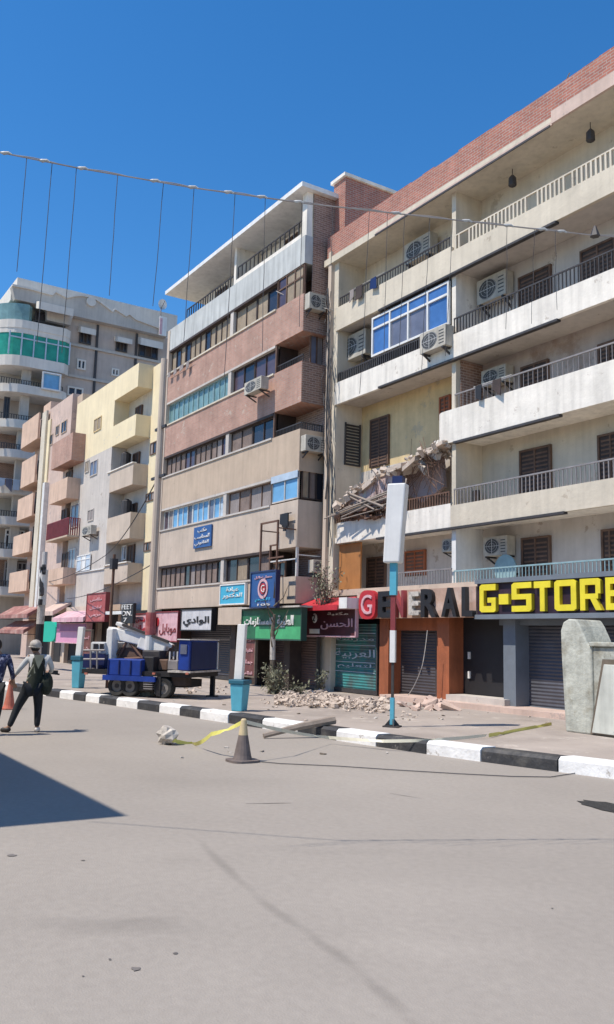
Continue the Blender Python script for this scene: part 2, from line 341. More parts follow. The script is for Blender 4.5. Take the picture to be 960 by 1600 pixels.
# ---- Arabic shaping through presentation forms (base, isolated form, joins both sides?)
AR = {'ا':(0xFE8D,0),'ب':(0xFE8F,1),'ت':(0xFE95,1),'ث':(0xFE99,1),'ج':(0xFE9D,1),'ح':(0xFEA1,1),'خ':(0xFEA5,1),'د':(0xFEA9,0),'ذ':(0xFEAB,0),'ر':(0xFEAD,0),
 'ز':(0xFEAF,0),'س':(0xFEB1,1),'ش':(0xFEB5,1),'ص':(0xFEB9,1),'ض':(0xFEBD,1),'ط':(0xFEC1,1),'ع':(0xFEC9,1),'غ':(0xFECD,1),'ف':(0xFED1,1),'ق':(0xFED5,1),
 'ك':(0xFED9,1),'ل':(0xFEDD,1),'م':(0xFEE1,1),'ن':(0xFEE5,1),'ه':(0xFEE9,1),'و':(0xFEED,0),'ي':(0xFEF1,1),'ة':(0xFE93,0)}
def arabic(s):
    o = []
    for i, c in enumerate(s):
        if c not in AR: o.append(c); continue
        base, dual = AR[c]
        pv = i > 0 and s[i-1] in AR and AR[s[i-1]][1]; nx = i+1 < len(s) and s[i+1] in AR and dual
        o.append(chr(base+(3 if pv and nx else 2 if nx else 1 if pv else 0)))
    return ''.join(o[::-1])

# generic builders on walls
def window(parent, ax, pl, a0, a1, z0, z1, n=2, fm='iron', pm='gl_dark', t=.05, d=.06, rail=False, name='window'):
    a0, a1 = sorted((a0, a1)); z0, z1 = sorted((z0, z1))
    f = MB(); f.wall(ax, pl, a0, a1, z0, z0+t, .0, d); f.wall(ax, pl, a0, a1, z1-t, z1, .0, d)
    st = (a1-a0-t)/n
    for i in range(n+1): f.wall(ax, pl, a0+i*st, a0+i*st+t, z0+t, z1-t, .0, d)
    if rail: f.wall(ax, pl, a0+t, a1-t, z0+(z1-z0)*.68, z0+(z1-z0)*.68+t, 0, d-.004)
    fo = part(f, name, fm, parent)
    pms = pm if isinstance(pm, (list, tuple)) else [pm]
    g = MB()
    for i in range(n): g.wall(ax, pl, a0+i*st+t+.002, a0+(i+1)*st-.002, z0+t, z1-t, .005, .02, i % len(pms))
    part(g, 'pane', list(pms), fo); return fo
def railing(parent, ax, pl, a0, a1, z0, z1, m='iron', sp=.13, r=.012, name='railing', bars=None):
    f = MB(); a0, a1 = sorted((a0, a1)); f.wall(ax, pl, a0, a1, z1-.04, z1, -.02, .02)
    n = max(2, int((a1-a0)/sp))
    for i in range(n+1):
        a = a0+.012+(a1-a0-.024)*i/n; f.wall(ax, pl, a-r, a+r, z0, z1-.04, -r, r)
    return part(f, name, m, parent)
def door(parent, x0, x1, z0, z1, y, m='darkbrown', fm='brownwood', slats=True, name='door'):
    b = MB(); b.box(x0, x1, y-.06, y-.003, z0, z1)
    o = part(b, name, m, parent); f = MB(); t = .06
    f.box(x0-t, x0, y-.09, y-.002, z0, z1); f.box(x1, x1+t, y-.09, y-.002, z0, z1); f.box(x0-t, x1+t, y-.09, y-.002, z1, z1+t)
    f.box((x0+x1)/2-.025, (x0+x1)/2+.025, y-.09, y-.061, z0, z1)
    part(f, 'frame', fm, o)
    if slats:
        s = MB(); k = int((z1-z0)/.12)
        for i in range(k): z = z0+.05+i*(z1-z0-.08)/k; s.box(x0+.05, x1-.05, y-.075, y-.061, z, z+.05)
        part(s, 'slats', fm, o)
    return o

# ---------------------------------------------------------------- setting
ZP = .2
KP = [(-75, 1.2), (-45, 5.4), (-27.29, 8.0), (-24.48, 8.52), (-21.26, 9.0), (-17.46, 9.48), (-14.14, 9.85), (-11.6, 10.22), (-9.55, 10.72), (-8.62, 10.95), (-4, 12.0), (12, 15.6)]
b = MB(); b.add([(-400, -400, 0), (400, -400, 0), (400, 600, 0), (-400, 600, 0)], [(0, 1, 2, 3)]); tagp(part(b, 'ground', 'road'), kind='structure')
def off(P_, d):
    o = []
    for i, p in enumerate(P_):
        a = Vector(P_[max(i-1, 0)]); c = Vector(P_[min(i+1, len(P_)-1)]); t = (c-a).normalized(); o.append((p[0]-t.y*d, p[1]+t.x*d))
    return o
inner = off(KP, .34)
poly = inner+[(12, 40), (-75, 40)]
b = MB(); b.prism(poly, 'z', .02, ZP); tagp(part(b, 'pavement', 'pave'), kind='structure')
# kerb: resampled to blocks, black and white paint
def resample(P_, step):
    o = [Vector(P_[0])]; acc = 0
    for i in range(len(P_)-1):
        a, c = Vector(P_[i]), Vector(P_[i+1]); L = (c-a).length; s = step-acc
        while s < L: o.append(a+(c-a)*s/L); s += step
        acc = (acc+L) % step
    return o
# block boundaries measured along the photographed kerb
bp = [Gp(x, y) for x, y in [(73, 1087.5), (93, 1090.5), (113, 1093.5), (133, 1096), (155, 1099), (181, 1103), (210, 1108), (246, 1113), (281, 1118), (314, 1123), (355, 1130), (414, 1138), (468, 1147), (524, 1157), (597, 1166), (672, 1178), (754, 1190), (873, 1206)]]
xs = [p[0] for p in bp]
xs = [xs[0]-1.45*k for k in range(26, 0, -1)]+xs+[xs[-1]+1.45*k for k in range(1, 9)]
def kerbpt(x, d):
    P_ = off(KP, d)
    for i in range(len(P_)-1):
        if P_[i][0] <= x <= P_[i+1][0] or i == len(P_)-2:
            t = (x-P_[i][0])/(P_[i+1][0]-P_[i][0]); return (x, P_[i][1]+t*(P_[i+1][1]-P_[i][1]))
b = MB(); i0 = 26
for i in range(len(xs)-1):
    m = 0 if (i-i0) % 2 == 0 else 1
    a, c = xs[i]+.012, xs[i+1]-.012
    j = random.uniform(-.012, .012)
    o0, o1 = kerbpt(a, j), kerbpt(c, j); q0, q1 = kerbpt(a, .33), kerbpt(c, .33)
    e0, e1 = kerbpt(a, .05+j), kerbpt(c, .05+j); h = .225+random.uniform(-.01, .01)
    v = [(*o0, 0), (*o1, 0), (*o0, h-.05), (*o1, h-.05), (*e0, h), (*e1, h), (*q0, h), (*q1, h), (*q0, 0), (*q1, 0)]
    b.add(v, [(0, 1, 3, 2), (2, 3, 5, 4), (4, 5, 7, 6), (6, 7, 9, 8), (0, 2, 4, 6, 8), (1, 9, 7, 5, 3)], m)
tagp(part(b, 'kerb', ['kerb_black', 'kerb_white']), kind='structure')
def strip(pts, wd, z, jit=.3):
    b = MB(); P_ = []
    for i in range(len(pts)-1):
        a, c = Vector(pts[i]), Vector(pts[i+1]); n = max(2, int((c-a).length/.25))
        P_ += [a+(c-a)*k/n for k in range(n)]
    P_.append(Vector(pts[-1])); L = []
    for i, p in enumerate(P_):
        t = (P_[min(i+1, len(P_)-1)]-P_[max(i-1, 0)]).normalized(); nn = Vector((-t.y, t.x)); ww = wd*(1+random.uniform(-jit, jit)); sh = random.uniform(-.3, .3)*wd
        L += [(*(p+nn*(ww/2+sh)), z), (*(p-nn*(ww/2-sh)), z)]
    b.add(L, [(2*i, 2*i+1, 2*i+3, 2*i+2) for i in range(len(P_)-1)]); return b
def g2(x, y): p = Gp(x, y); return (p[0], p[1])
b = MB()
for a, c in (((610, 1240), (660, 1248)), ((385, 1256), (455, 1255))):
    s_ = strip([g2(*a), g2(*c)], .012, .004, .9); b.add(s_.v, s_.f)
tagp(part(b, 'road_crack', 'crack'), kind='structure')
b = MB(); random.seed(3)
for (x, y, r_) in ((213, 1515, .028), (20, 1337, .035), (275, 1490, .014), (130, 1345, .014), (172, 1500, .012), (863, 1420, .008), (130, 1526, .008)):
    c = Gp(x, y); n = 9; v = [(c[0]+r_*math.cos(6.283*k/n)*random.uniform(.6, 1.5), c[1]+r_*math.sin(6.283*k/n)*random.uniform(.6, 1.5), .005) for k in range(n)]
    b.add(v, [tuple(range(n))])
tagp(part(b, 'road_stain', 'crack'), kind='structure')
# dark rough patch at the right edge
c = Gp(962, 1263); n = 22; b = MB()
v = [(c[0]+.62*math.cos(6.283*k/n)*random.uniform(.85, 1.15)+.1, c[1]+.27*math.sin(6.283*k/n)*random.uniform(.85, 1.15), .008) for k in range(n)]
b.add(v, [tuple(range(n))]); tagp(part(b, 'dark_patch', 'tar'), kind='structure')
#@@BUILD
# ================================================================ right building (balconied block)
def xz(px, py, Y=17.): p = Yp(px, py, Y); return p[0], p[2]
R = empty('apartment_building', (-15, 18, 0), 'cream and white apartment block with red brick roof parapet and one collapsed balcony', 'building', 'apartment buildings along the street')
YF, YB, XL, XD, XR = 17.0, 18.2, -25.1, -18.95, 3.
def rp(b, n, m, label=None, bevel=0): return part(b, n, m, R, label, bevel=bevel)
# back walls, one finish for each storey and bay
lv = [3.35, 5.3, 7.85, 10.4, 13.15, 15.8]
fin_r = ['greyplaster', 'cream', 'mixedwall', 'greyplaster', 'cream']
fin_l = ['greyplaster', 'greyplaster', 'ochre', 'greyplaster', 'cream']
for i in range(5):
    b = MB(); b.box(XD, XR, YB, YB+.3, lv[i]+.15, lv[i+1]+.15); rp(b, 'wall', fin_r[i])
    b = MB(); b.box(XL, XD-.004, YB+.004, YB+.3, lv[i]+.15, lv[i+1]+.15); rp(b, 'wall', fin_l[i])
b = MB(); b.box(XL, XR, 18.5, 30, 3.0, 15.9); rp(b, 'wall', 'darkbrick')
b = MB(); b.box(XL-.7, XL-.004, YF+.05, 30, 0.2, 16.4); rp(b, 'end_wall', 'cream')
b = MB(); b.box(XL-.5, XL-.30, YF-.09, YF+.05, 3.4, 16.3); rp(b, 'pilaster', 'tan2')
# slabs (floor plates between bays), divider wall, roof
for i in range(5):
    z = lv[i] if i else 3.4
    b = MB()
    if i != 2:
        b.box(XL, XR, YF+.12, YB-.003, z+.02, z+.2)
    else:
        b.box(XD-.9, XR, YF+.12, YB-.003, z+.02, z+.2)
    rp(b, 'slab', 'greyplaster' if i in (3, 4) else 'white')
b = MB(); b.box(XL-.75, XR, YF-.12, 30, 15.8, 16.05); rp(b, 'roof', 'cream')
for i in range(5):
    b = MB(); b.box(XD-.09, XD+.09, YF+.13, YB-.004, lv[i]+(.2 if i else .25), lv[i+1]+.02)
    rp(b, 'divider_wall', ['whiteclean', 'cream', 'darkbrick' if False else 'cream', 'white', 'cream'][i])
# brick lined inside face of the third floor bay
b = MB(); b.box(XD+.09, XD+.13, YF+.3, YB-.006, 8.06, 10.4); rp(b, 'brick_lining', 'darkbrick')
# brick roof parapet, ragged top edge
random.seed(11)
b = MB(); x = XL-.7
while x < XR:
    wd = random.uniform(.5, 1.4); b.box(x, min(x+wd, XR), YF-.02, YF+.22, 16.05, 16.97+random.uniform(-.025, .025)); x += wd
rp(b, 'roof_parapet', 'brick')
b = MB(); b.box(-22.6, -14.75, YF-.17, YF-.122, 15.78, 15.88); b.box(-14.75, XR, YF-.20, YF-.122, 15.8, 16.16); rp(b, 'roof_edge', 'pinkish')
# stair house on the roof
p0, p1 = Yp(522, 310, 17.4), Yp(540, 300, 17.4)
b = MB(); b.box(p0[0], p1[0], 17.4, 20.2, 16.05, p0[2]+.55); rp(b, 'stair_house', 'brick')
b = MB(); b.box(p0[0]-.1, p1[0]+.08, 17.3, 20.3, p0[2]+.55, p0[2]+.68); rp(b, 'stair_house_roof', 'white')
# balcony parapets
def parapet(x0, x1, z0, z1, m, stain=None, r0=False, r1=False, t=.12):
    b = MB()
    if r0 or r1:   # rounded end(s) in plan
        pts = []
        R_ = .55
        if r0: pts += [(x0+R_-R_*math.sin(a), YF+R_-R_*math.cos(a)) for a in np.linspace(math.pi/2, 0, 7)]
        else: pts += [(x0, YF)]
        if r1: pts += [(x1-R_+R_*math.sin(a), YF+R_-R_*math.cos(a)) for a in np.linspace(0, math.pi/2, 7)]
        else: pts += [(x1, YF)]
        ins = []
        for (x, y) in pts[::-1]:
            ins.append((min(max(x, x0+t), x1-t) if (r0 or r1) else x, max(y+t, YF+t)))
        b.prism(pts+ins, 'z', z0, z1)
    else: b.box(x0, x1, YF, YF+t, z0, z1)
    return b
def balcony(b, m, label=None): return rp(b, 'balcony_parapet', m, label)
balcony(parapet(XD+.003, XR, 5.28, 5.93, 0), 'cream', 'weathered cream parapet under an iron rail')
balcony(parapet(XD-.85, XR, 7.83, 8.83, 0, r0=True), 'white', 'white parapet with a broken rounded end')
balcony(parapet(XD+.003, XR, 10.38, 11.14, 0), 'white')
balcony(parapet(XD+.003, XR, 13.12, 13.82, 0), 'cream')
balcony(parapet(XL-.08, XD, 13.12, 14.0, 0), 'cream')
balcony(parapet(XL-.08, XD, 10.33, 11.14, 0), 'white', 'white parapet below the blue glazing')
balcony(parapet(XL-.12, XD, 5.28, 6.0, 0, r0=True), 'white', 'white parapet with a rounded end and debris on its rail')
balcony(parapet(XL-.08, XR, 3.45, 3.66, 0), 'tan2')
# dark metal strips along the parapets' lower edges
for (x0, x1, z) in ((-22.55, -14.8, 13.02), (-22.5, -14.8, 10.30), (-18.8, -14.8, 7.74), (-22.5, -14.7, 5.2)):
    b = MB(); b.box(x0, x1, YF-.05, YF+.1, z+.02, z+.085); rp(b, 'edge_strip', 'iron')
b = MB(); b.box(-22.6, -14.8, YF-.2, YF-.17, 15.74, 15.80); rp(b, 'edge_strip', 'iron')
# railings
railing(R, 'y', YF+.05, XD+.1, XR, 5.93, 6.42, 'greyiron', .14)
railing(R, 'y', YF+.08, XD+.1, XR, 8.83, 9.3, 'greyiron', .17, .007)
railing(R, 'y', YF+.05, XD+.1, XR, 11.14, 11.66, 'iron', .13, .014)
railing(R, 'y', YF+.05, XD+.1, XR, 3.66, 4.02, 'tealiron', .12, .01)
railing(R, 'y', YF+.05, -21.6, XD, 3.66, 4.1, 'greyiron', .12, .01)
railing(R, 'y', YF+.05, XL+.1, XD-.1, 6.0, 6.38, 'rebar', .12, .02)
railing(R, 'y', YF+.05, XL+.1, XD-.1, 14.0, 14.36, 'iron', .14, .012)
railing(R, 'y', YF+.05, XL+.1, XD-.1, 11.14, 11.5, 'iron', .11, .02)
# white baluster row, top right bay
b = MB(); x = XD+.15; random.seed(2)
while x < XR:
    if random.random() > .12: b.box(x, x+.06, YF+.03, YF+.08, 13.82, 14.27)
    x += .15
b.box(XD+.1, XR, YF+.03, YF+.08, 14.27, 14.31); rp(b, 'balustrade', 'cream')
# blue glazed enclosure
xa, xb = Yp(580, 520, 17)[0], XD-.12
fo = window(R, 'y', YF+.1, xa, xb, 11.55, 12.95, 4, 'whiteclean', ['gl_blue', 'gl_slate', 'gl_slate', 'gl_blue'], .07, .08, rail=True, name='glazed_enclosure')
fo['label'] = 'white framed blue glazed balcony enclosure'
b = MB()
st = (xb-xa-.07)/4
for i in range(4): b.box(xa+i*st+.08, xa+(i+1)*st-.01, YF+.055, YF+.075, 12.56, 12.87)
part(b, 'upper_pane', 'gl_blue', fo)
b = MB(); b.box(xa-.02, xb, YF+.35, YF+.4, 11.2, 13.1); rp(b, 'inner_wall', 'dark')
# doors and windows on the back walls
def drect(px0, py0, px1, py1, Y=YB):
    a = Yp(px0, (py0+py1)/2, Y); c = Yp(px1, (py0+py1)/2, Y)
    t = Yp((px0+px1)/2, py0, Y); u = Yp((px0+px1)/2, py1, Y); return a[0], c[0], u[2], t[2]
for r_ in ((820, 842, 860, 900), (946, 830, 966, 900), (817, 703, 861, 765), (940, 680, 975, 745), (819, 571, 857, 620), (940, 537, 970, 590), (815, 427, 861, 475), (912, 385, 962, 430), (577, 873, 603, 925), (582, 655, 608, 735), (565, 940, 570, 941)):
    x0, x1, z0, z1 = drect(*r_)
    if x1-x0 < .2: continue
    zf = max([z+.2 for z in lv if z < z1-.9]); door(R, x0, x1, zf, z1, YB, slats=True)
for r_ in ((637, 863, 665, 900), (691, 622, 704, 655)):
    x0, x1, z0, z1 = drect(*r_); door(R, x0, x1, z0, z1, YB, 'brownwood', 'rust', name='window_shutter')
# louvred shutter on the end wall, facing the balcony
a, c = Xp(540, 695, XL), Xp(561, 695, XL); t, u = Xp(550, 662, XL), Xp(550, 728, XL)
b = MB()
k = 14
for i in range(k): z = u[2]+(t[2]-u[2])*i/k; b.box(XL+.0, XL+.05, a[1], c[1], z, z+.06)
b.box(XL, XL+.06, a[1]-.05, a[1], u[2], t[2]); b.box(XL, XL+.06, c[1], c[1]+.05, u[2], t[2]); rp(b, 'louvre_shutter', 'iron')
# orange board, first floor
a, c = Yp(525, 890, 17.06), Yp(558, 890, 17.06)
b = MB(); b.box(a[0], c[0], 17.2, 17.26, 3.6, 5.26); rp(b, 'orange_board', 'orangepanel')
# ground floor
def zz(px, py, Y): return Yp(px, py, Y)[2]
YS = 17.55
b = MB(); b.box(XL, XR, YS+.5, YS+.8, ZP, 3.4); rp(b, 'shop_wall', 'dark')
def gx(px, Y=YS, py=1040): return Yp(px, py, Y)[0]
def pillar(p0, p1, m, y0=17.05):
    b = MB(); b.box(gx(p0, y0), gx(p1, y0), y0, YS+.5, ZP, 2.75); return rp(b, 'pillar', m)
pillar(593, 607, 'rust'); pillar(683, 702, 'rust'); pillar(787, 806, 'slate')
def shutter(p0, p1, m, ztop, y=YS, par=R, zb=ZP+.02):
    b = MB(); x0, x1 = gx(p0, y), gx(p1, y); b.box(x0, x1, y, y+.05, zb, ztop)
    o = part(b, 'roller_shutter', m, par)
    f = MB(); f.box(x0, x1, y-.05, y-.002, zb, zb+.14); f.box(x0-.07, x0, y-.06, y+.06, zb, ztop); f.box(x1, x1+.07, y-.06, y+.06, zb, ztop)
    part(f, 'shutter_frame', 'iron' if m != 'shutter_slate' else 'slate', o); return o
sh = shutter(520, 590, 'shutter_teal', 2.5, 17.25); sh['label'] = 'teal roller shutter sprayed with pale Arabic writing'
x0, x1 = gx(522, 17.25), gx(588, 17.25); cx = (x0+x1)/2
for (s_, zc, hh, ww) in (('مدرسة', 2.0, .16, .9), ('العربية', 1.5, .34, .95), ('لتعليم', 1.1, .18, .8)):
    lettering(arabic(s_), cx, 17.245, zc, (x1-x0)*ww, hh, 'palesheet', sh, .012, 'sprayed_writing')
b = MB()
for z in (2.18, 1.78, 1.22, .9): b.box(x0+.05, x1-.05, 17.236, 17.244, z, z+.022)
part(b, 'sprayed_line', 'palesheet', sh)
shutter(612, 683, 'shutter_dark', 2.3)
b = MB(); b.box(gx(607, 17.3), gx(683, 17.3), 17.35, 17.5, 2.3, 2.7); rp(b, 'lintel', 'rust')
b = MB(); b.box(gx(702, YS), gx(785, YS), YS+.05, YS+.1, ZP, 2.7); o = rp(b, 'shop_entrance', 'black')
b = MB(); b.box(gx(731, YS), gx(734, YS), YS, YS+.05, 1.5, 1.7); b.box(gx(731, YS), gx(734, YS), YS, YS+.05, .95, 1.15); part(b, 'handle', 'whiteiron', o)
shutter(808, 884, 'shutter_slate', 2.45)
b = MB(); b.box(gx(785, 17.3), XR, 17.2, 17.5, 2.45, 2.7); rp(b, 'lintel', 'slate')
pillar(884, 900, 'slate'); shutter(902, 1000, 'shutter_slate', 2.45)
b = MB(); b.box(gx(508, 17.3), gx(519, 17.3), 17.1, 17.5, ZP, 2.6); rp(b, 'pillar', 'dark')
# steps in front of the shops
b = MB(); b.box(gx(600, 16.6), XR, 16.45, YS+.5, ZP, ZP+.14); rp(b, 'step', 'pinkish')
b = MB(); b.box(gx(695, 16.8), gx(786, 16.8), 16.85, YS, ZP+.14, ZP+.3); rp(b, 'step', 'greyplaster')

# ---- shop signs on it
def sign_at(name, label, cat, x0, x1, z0, z1, Y, m, t=.08, group=None, frame=None):
    r = empty(name, ((x0+x1)/2, Y, z0), label, cat, group)
    b = MB(); b.box(x0, x1, Y, Y+t, z0, z1); part(b, 'board', m, r)
    if frame:
        f = MB(); q = .05; f.box(x0-q, x1+q, Y-.03, Y+t, z0-q, z0); f.box(x0-q, x1+q, Y-.03, Y+t, z1, z1+q); f.box(x0-q, x0, Y-.03, Y+t, z0, z1); f.box(x1, x1+q, Y-.03, Y+t, z0, z1)
        part(f, 'frame', frame, r)
    return r
def sign_px(name, label, cat, px, Y, m, **k):
    x0, x1, z0, z1 = drect(*px, Y); return sign_at(name, label, cat, x0, x1, z0, z1, Y, m, **k), (x0, x1, z0, z1)
GS = 'shop signs over the ground floor'
Yg = 16.72
x0 = Yp(558, 962, Yg)[0]; x1 = Yp(744, 950, Yg)[0]
g = sign_at('shop_sign', 'long pinkish fascia reading GENERAL in tall dark letters with a red G', 'sign', x0, x1, 2.66, 3.5, Yg, 'fascia', .3, GS)
def lx(px, Y=Yg-.15, py=958): return Yp(px, py, Y)[0]
a, c = lx(561), lx(587)
b = MB()
n = 28; pts = []
for k in range(n):
    t = 6.283*k/n; pts.append(((a+c)/2+(c-a)/2*math.copysign(abs(math.cos(t))**.7, math.cos(t)), 3.09+.46*math.copysign(abs(math.sin(t))**.7, math.sin(t))))
b.prism(pts, 'y', Yg-.16, Yg-.003); part(b, 'letter_plate', 'red', g)
lettering('G', (a+c)/2, Yg-.16, 3.09, (c-a)*.62, .62, 'pinklight', g, .04, 'letter')
for (ch, p0, p1, mm) in (('E', 590, 611, 'black'), ('N', 614, 630, 'darkred'), ('E', 638, 654, 'bag'), ('R', 657, 681, 'black'), ('A', 689, 713, 'black'), ('L', 721, 738, 'black')):
    a, c = lx(p0), lx(p1); o = lettering(ch, (a+c)/2, Yg-.003, 3.08, c-a, .82 if ch != 'E' or mm == 'black' else .7, mm, g, .14, 'letter', bold=.03)
Yq = 16.78
x0 = Yp(746, 935, Yq)[0]
g = sign_at('shop_sign', 'black fascia reading G-STORE in big yellow raised letters above slate grey shutters', 'sign', x0, XR, 2.72, 3.56, Yq, 'blackpurple', .25, GS)
b = MB(); b.box(x0, XR, Yq-.12, Yq+.25, 2.60, 2.72); b.box(x0, XR, Yq-.1, Yq+.25, 3.56, 3.68); part(b, 'frame', 'slate', g)
dx = XR-x0
BL = dict(G=[[(0, .07), (.12, 0), (.26, 0), (.26, 1), (.12, 1), (0, .93)], (.26, .78, 1, 1), [(.26, 0), (.9, 0), (1, .06), (1, .22), (.26, .22)], (.74, .22, 1, .52), (.5, .34, .74, .52)],
 S=[[(0, .8), (1, .8), (1, 1), (.12, 1), (0, .93)], (0, .42, .26, .8), (.26, .42, 1, .6), (.74, .2, 1, .42), [(0, 0), (.88, 0), (1, .07), (1, .2), (0, .2)]], T=[(0, .78, 1, 1), (.36, 0, .64, .78)],
 O=[(0, .12, .24, .88), (.76, .12, 1, .88), [(0, .88), (1, .88), (1, .93), (.88, 1), (.12, 1), (0, .93)], [(0, .07), (.12, 0), (.88, 0), (1, .07), (1, .12), (0, .12)], (.24, .12, .76, .2), (.24, .8, .76, .88)],
 R=[(0, 0, .25, 1), [(.25, .8), (1, .8), (1, .93), (.88, 1), (.25, 1)], (.76, .52, 1, .8), (.25, .36, .88, .52)], E=[(0, 0, .25, 1), (.25, .8, 1, 1), (.25, .42, .85, .6), (.25, 0, 1, .2)])
for (ch, p0, p1) in (('G', 748, 773), ('S', 798, 829), ('T', 833, 859), ('O', 865, 899), ('R', 905, 937), ('E', 945, 975)):
    a, c = lx(p0, Yq-.15, 935), lx(p1, Yq-.15, 930); L_ = c-a; H0, HH = 2.78, .75
    b = MB(); fb = MB()
    for st_ in BL[ch]:
        if isinstance(st_, list):
            pl_ = [(a+L_*u, H0+HH*v) for u, v in st_]; b.prism(pl_, 'y', Yq-.09, Yq-.004); fb.prism(pl_, 'y', Yq-.115, Yq-.092); continue
        u0, v0, u1, v1 = st_
        b.box(a+L_*u0, a+L_*u1, Yq-.09, Yq-.004, H0+HH*v0, H0+HH*v1); fb.box(a+L_*u0, a+L_*u1, Yq-.115, Yq-.092, H0+HH*v0, H0+HH*v1)
    if ch == 'R':
        for bb, ya, yb in ((b, Yq-.09, Yq-.004), (fb, Yq-.115, Yq-.092)): bb.prism([(a+L_*.5, H0+HH*.358), (a+L_*.78, H0+HH*.358), (a+L_*1.04, H0), (a+L_*.76, H0)], 'y', ya, yb)
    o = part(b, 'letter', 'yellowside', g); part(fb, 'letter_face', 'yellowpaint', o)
a, c = lx(778, Yq-.15), lx(793, Yq-.15); b = MB(); b.box(a, c, Yq-.11, Yq-.003, 2.98, 3.25); part(b, 'hyphen', 'yellowpaint', g)
# red awning + dark red Arabic sign at the block's left end
Yr = 16.6
g, (x0, x1, z0, z1) = sign_px('shop_sign', 'dark maroon sign with Arabic lettering under a red awning, left of the red G', 'sign', (478, 953, 556, 993), Yr, 'blackred', group=GS, frame='pinklight')
wd = x1-x0
lettering(arabic('الحسن'), x0+wd*.64, Yr, (z0+z1)/2-.05, wd*.62, .36, 'pinklight', g, .03)
lettering(arabic('مكتبة'), x0+wd*.66, Yr, z1-.14, wd*.4, .12, 'whiteclean', g, .03)
b = MB(); b.ball((x0+wd*.2, Yr-.02, z1-.27), (.16, .03, .17)); b.box(x0+wd*.1, x0+wd*.3, Yr-.03, Yr-.002, z0+.06, z0+.22); part(b, 'emblem', 'whiteclean', g)
lettering('2', x0+wd*.2, Yr-.05, z1-.27, .16, .22, 'black', g, .02)
x0, x1, z0, z1 = drect(472, 938, 552, 952, Yr-.2)
r = empty('awning', ((x0+x1)/2, Yr, z0), 'narrow bright red awning above the maroon Arabic sign', 'awning')
b = MB(); b.prism([(Yr-.5, z0), (Yr-.5, z0+.09), (Yr+.3, z1+.12), (Yr+.3, z1)], 'x', x0, x1-.45); b.box(x0, x1-.45, Yr-.52, Yr-.5, z0-.05, z0+.12); part(b, 'cover', 'red', r)
b = MB(); b.box(x1-.45, x1, Yr-.45, Yr+.2, z0, z1+.05); part(b, 'end_box', 'whiteclean', r)

# ================================================================ air conditioners
AC0 = None
def ac(x, y, z, w=.85, h=.62, rz=0., label='', d=.34, dark=False):
    global AC0
    if AC0 is None:
        r = empty('air_conditioner', (0, 0, 0), 'x', 'air conditioner', 'outdoor air conditioner units')
        b = MB(); b.box(-.5, .5, -.5, .5, 0, 1); part(b, 'casing', 'ac_white', r, local=True, bevel=.02)
        b = MB(); n = 20
        v = [(-.12+.31*math.cos(6.283*k/n), -.52, .5+.40*math.sin(6.283*k/n)) for k in range(n)]+[(-.12+.31*math.cos(6.283*k/n), -.502, .5+.40*math.sin(6.283*k/n)) for k in range(n)]
        b.add(v, [tuple(range(n)), tuple(range(n, 2*n))]+[(k, (k+1) % n, n+(k+1) % n, n+k) for k in range(n)]); f_ = part(b, 'fan_grille', 'ac_dark', r, local=True)
        b = MB()
        b.box(-.425, .185, -.53, -.522, .492, .508); b.box(-.128, -.112, -.531, -.523, .11, .89)
        for q in (.12, .22, .30):
            for k in range(n): a0, a1 = 6.283*k/n, 6.283*(k+1)/n; b.tube([(-.12+q*math.cos(a0), -.53, .5+q*1.29*math.sin(a0)), (-.12+q*math.cos(a1), -.53, .5+q*1.29*math.sin(a1))], .005, 3, cap=False)
        part(b, 'guard_ring', 'ac_white', f_, local=True)
        b = MB()
        for k in range(5): b.box(.25, .44, -.515, -.501, .15+k*.15, .2+k*.15)
        part(b, 'vent_slats', 'ac_dark', r, local=True)
        for sx in (-.38, .38): b = MB(); b.box(sx-.03, sx+.03, -.5, .9, -.08, 0); b.add([(sx-.02, .9, -.5), (sx+.02, .9, -.5), (sx+.02, .9, -.42), (sx-.02, .9, -.42), (sx-.02, -.45, -.08), (sx+.02, -.45, -.08), (sx+.02, -.4, 0), (sx-.02, -.4, 0)], [(0, 1, 5, 4), (2, 3, 7, 6), (0, 4, 7, 3), (1, 2, 6, 5), (4, 5, 6, 7), (0, 3, 2, 1)]); part(b, 'bracket', 'iron', r, local=True)
        AC0 = r; o = r
    else: o = copy_tree(AC0)
    o.location = (x, y, z); o.scale = (w, d, h); o.rotation_euler.z = rz; o['label'] = label
    if len(label) % 2:
        c_ = [c for c in o.children if c.name.startswith('casing')][0]; c_.material_slots[0].link = 'OBJECT'; c_.material_slots[0].material = M['ac_beige']
    return o
def ac_px(px, Y, label, **k):
    x0, x1, z0, z1 = drect(*px, Y); return ac((x0+x1)/2, Y+.17, z0, max(.5, x1-x0), z1-z0, 0, label, **k)
def ac_side(px, X, label, **k):
    a, c = Xp(px[0], (px[1]+px[3])/2, X), Xp(px[2], (px[1]+px[3])/2, X); t, u = Xp((px[0]+px[2])/2, px[1], X), Xp((px[0]+px[2])/2, px[3], X)
    return ac(X-.17, (a[1]+c[1])/2, u[2], max(.5, c[1]-a[1]), t[2]-u[2], math.pi/2, label, **k)
ac_px((755, 838, 792, 868), 17.8, 'white air conditioner above the G-STORE sign on the cream block')
ac_px((752, 574, 790, 600), 17.8, 'air conditioner on the brick lined third floor balcony of the cream block')
ac_px((745, 430, 790, 468), 17.8, 'dusty air conditioner in the shade behind the fourth floor railing of the cream block')
ac_px((632, 372, 672, 404), 17.7, 'air conditioner on the top floor balcony left of the dividing wall of the cream block')
ac_px((656, 514, 696, 546), 16.7, 'white air conditioner hung outside the white parapet under the blue glazing')
ac_px((531, 522, 571, 560), 17.5, 'old air conditioner in the dark corner left of the blue glazing')
ac_px((693, 842, 706, 862), 17.3, 'small white air conditioner beside the pillar above the letters RAL')
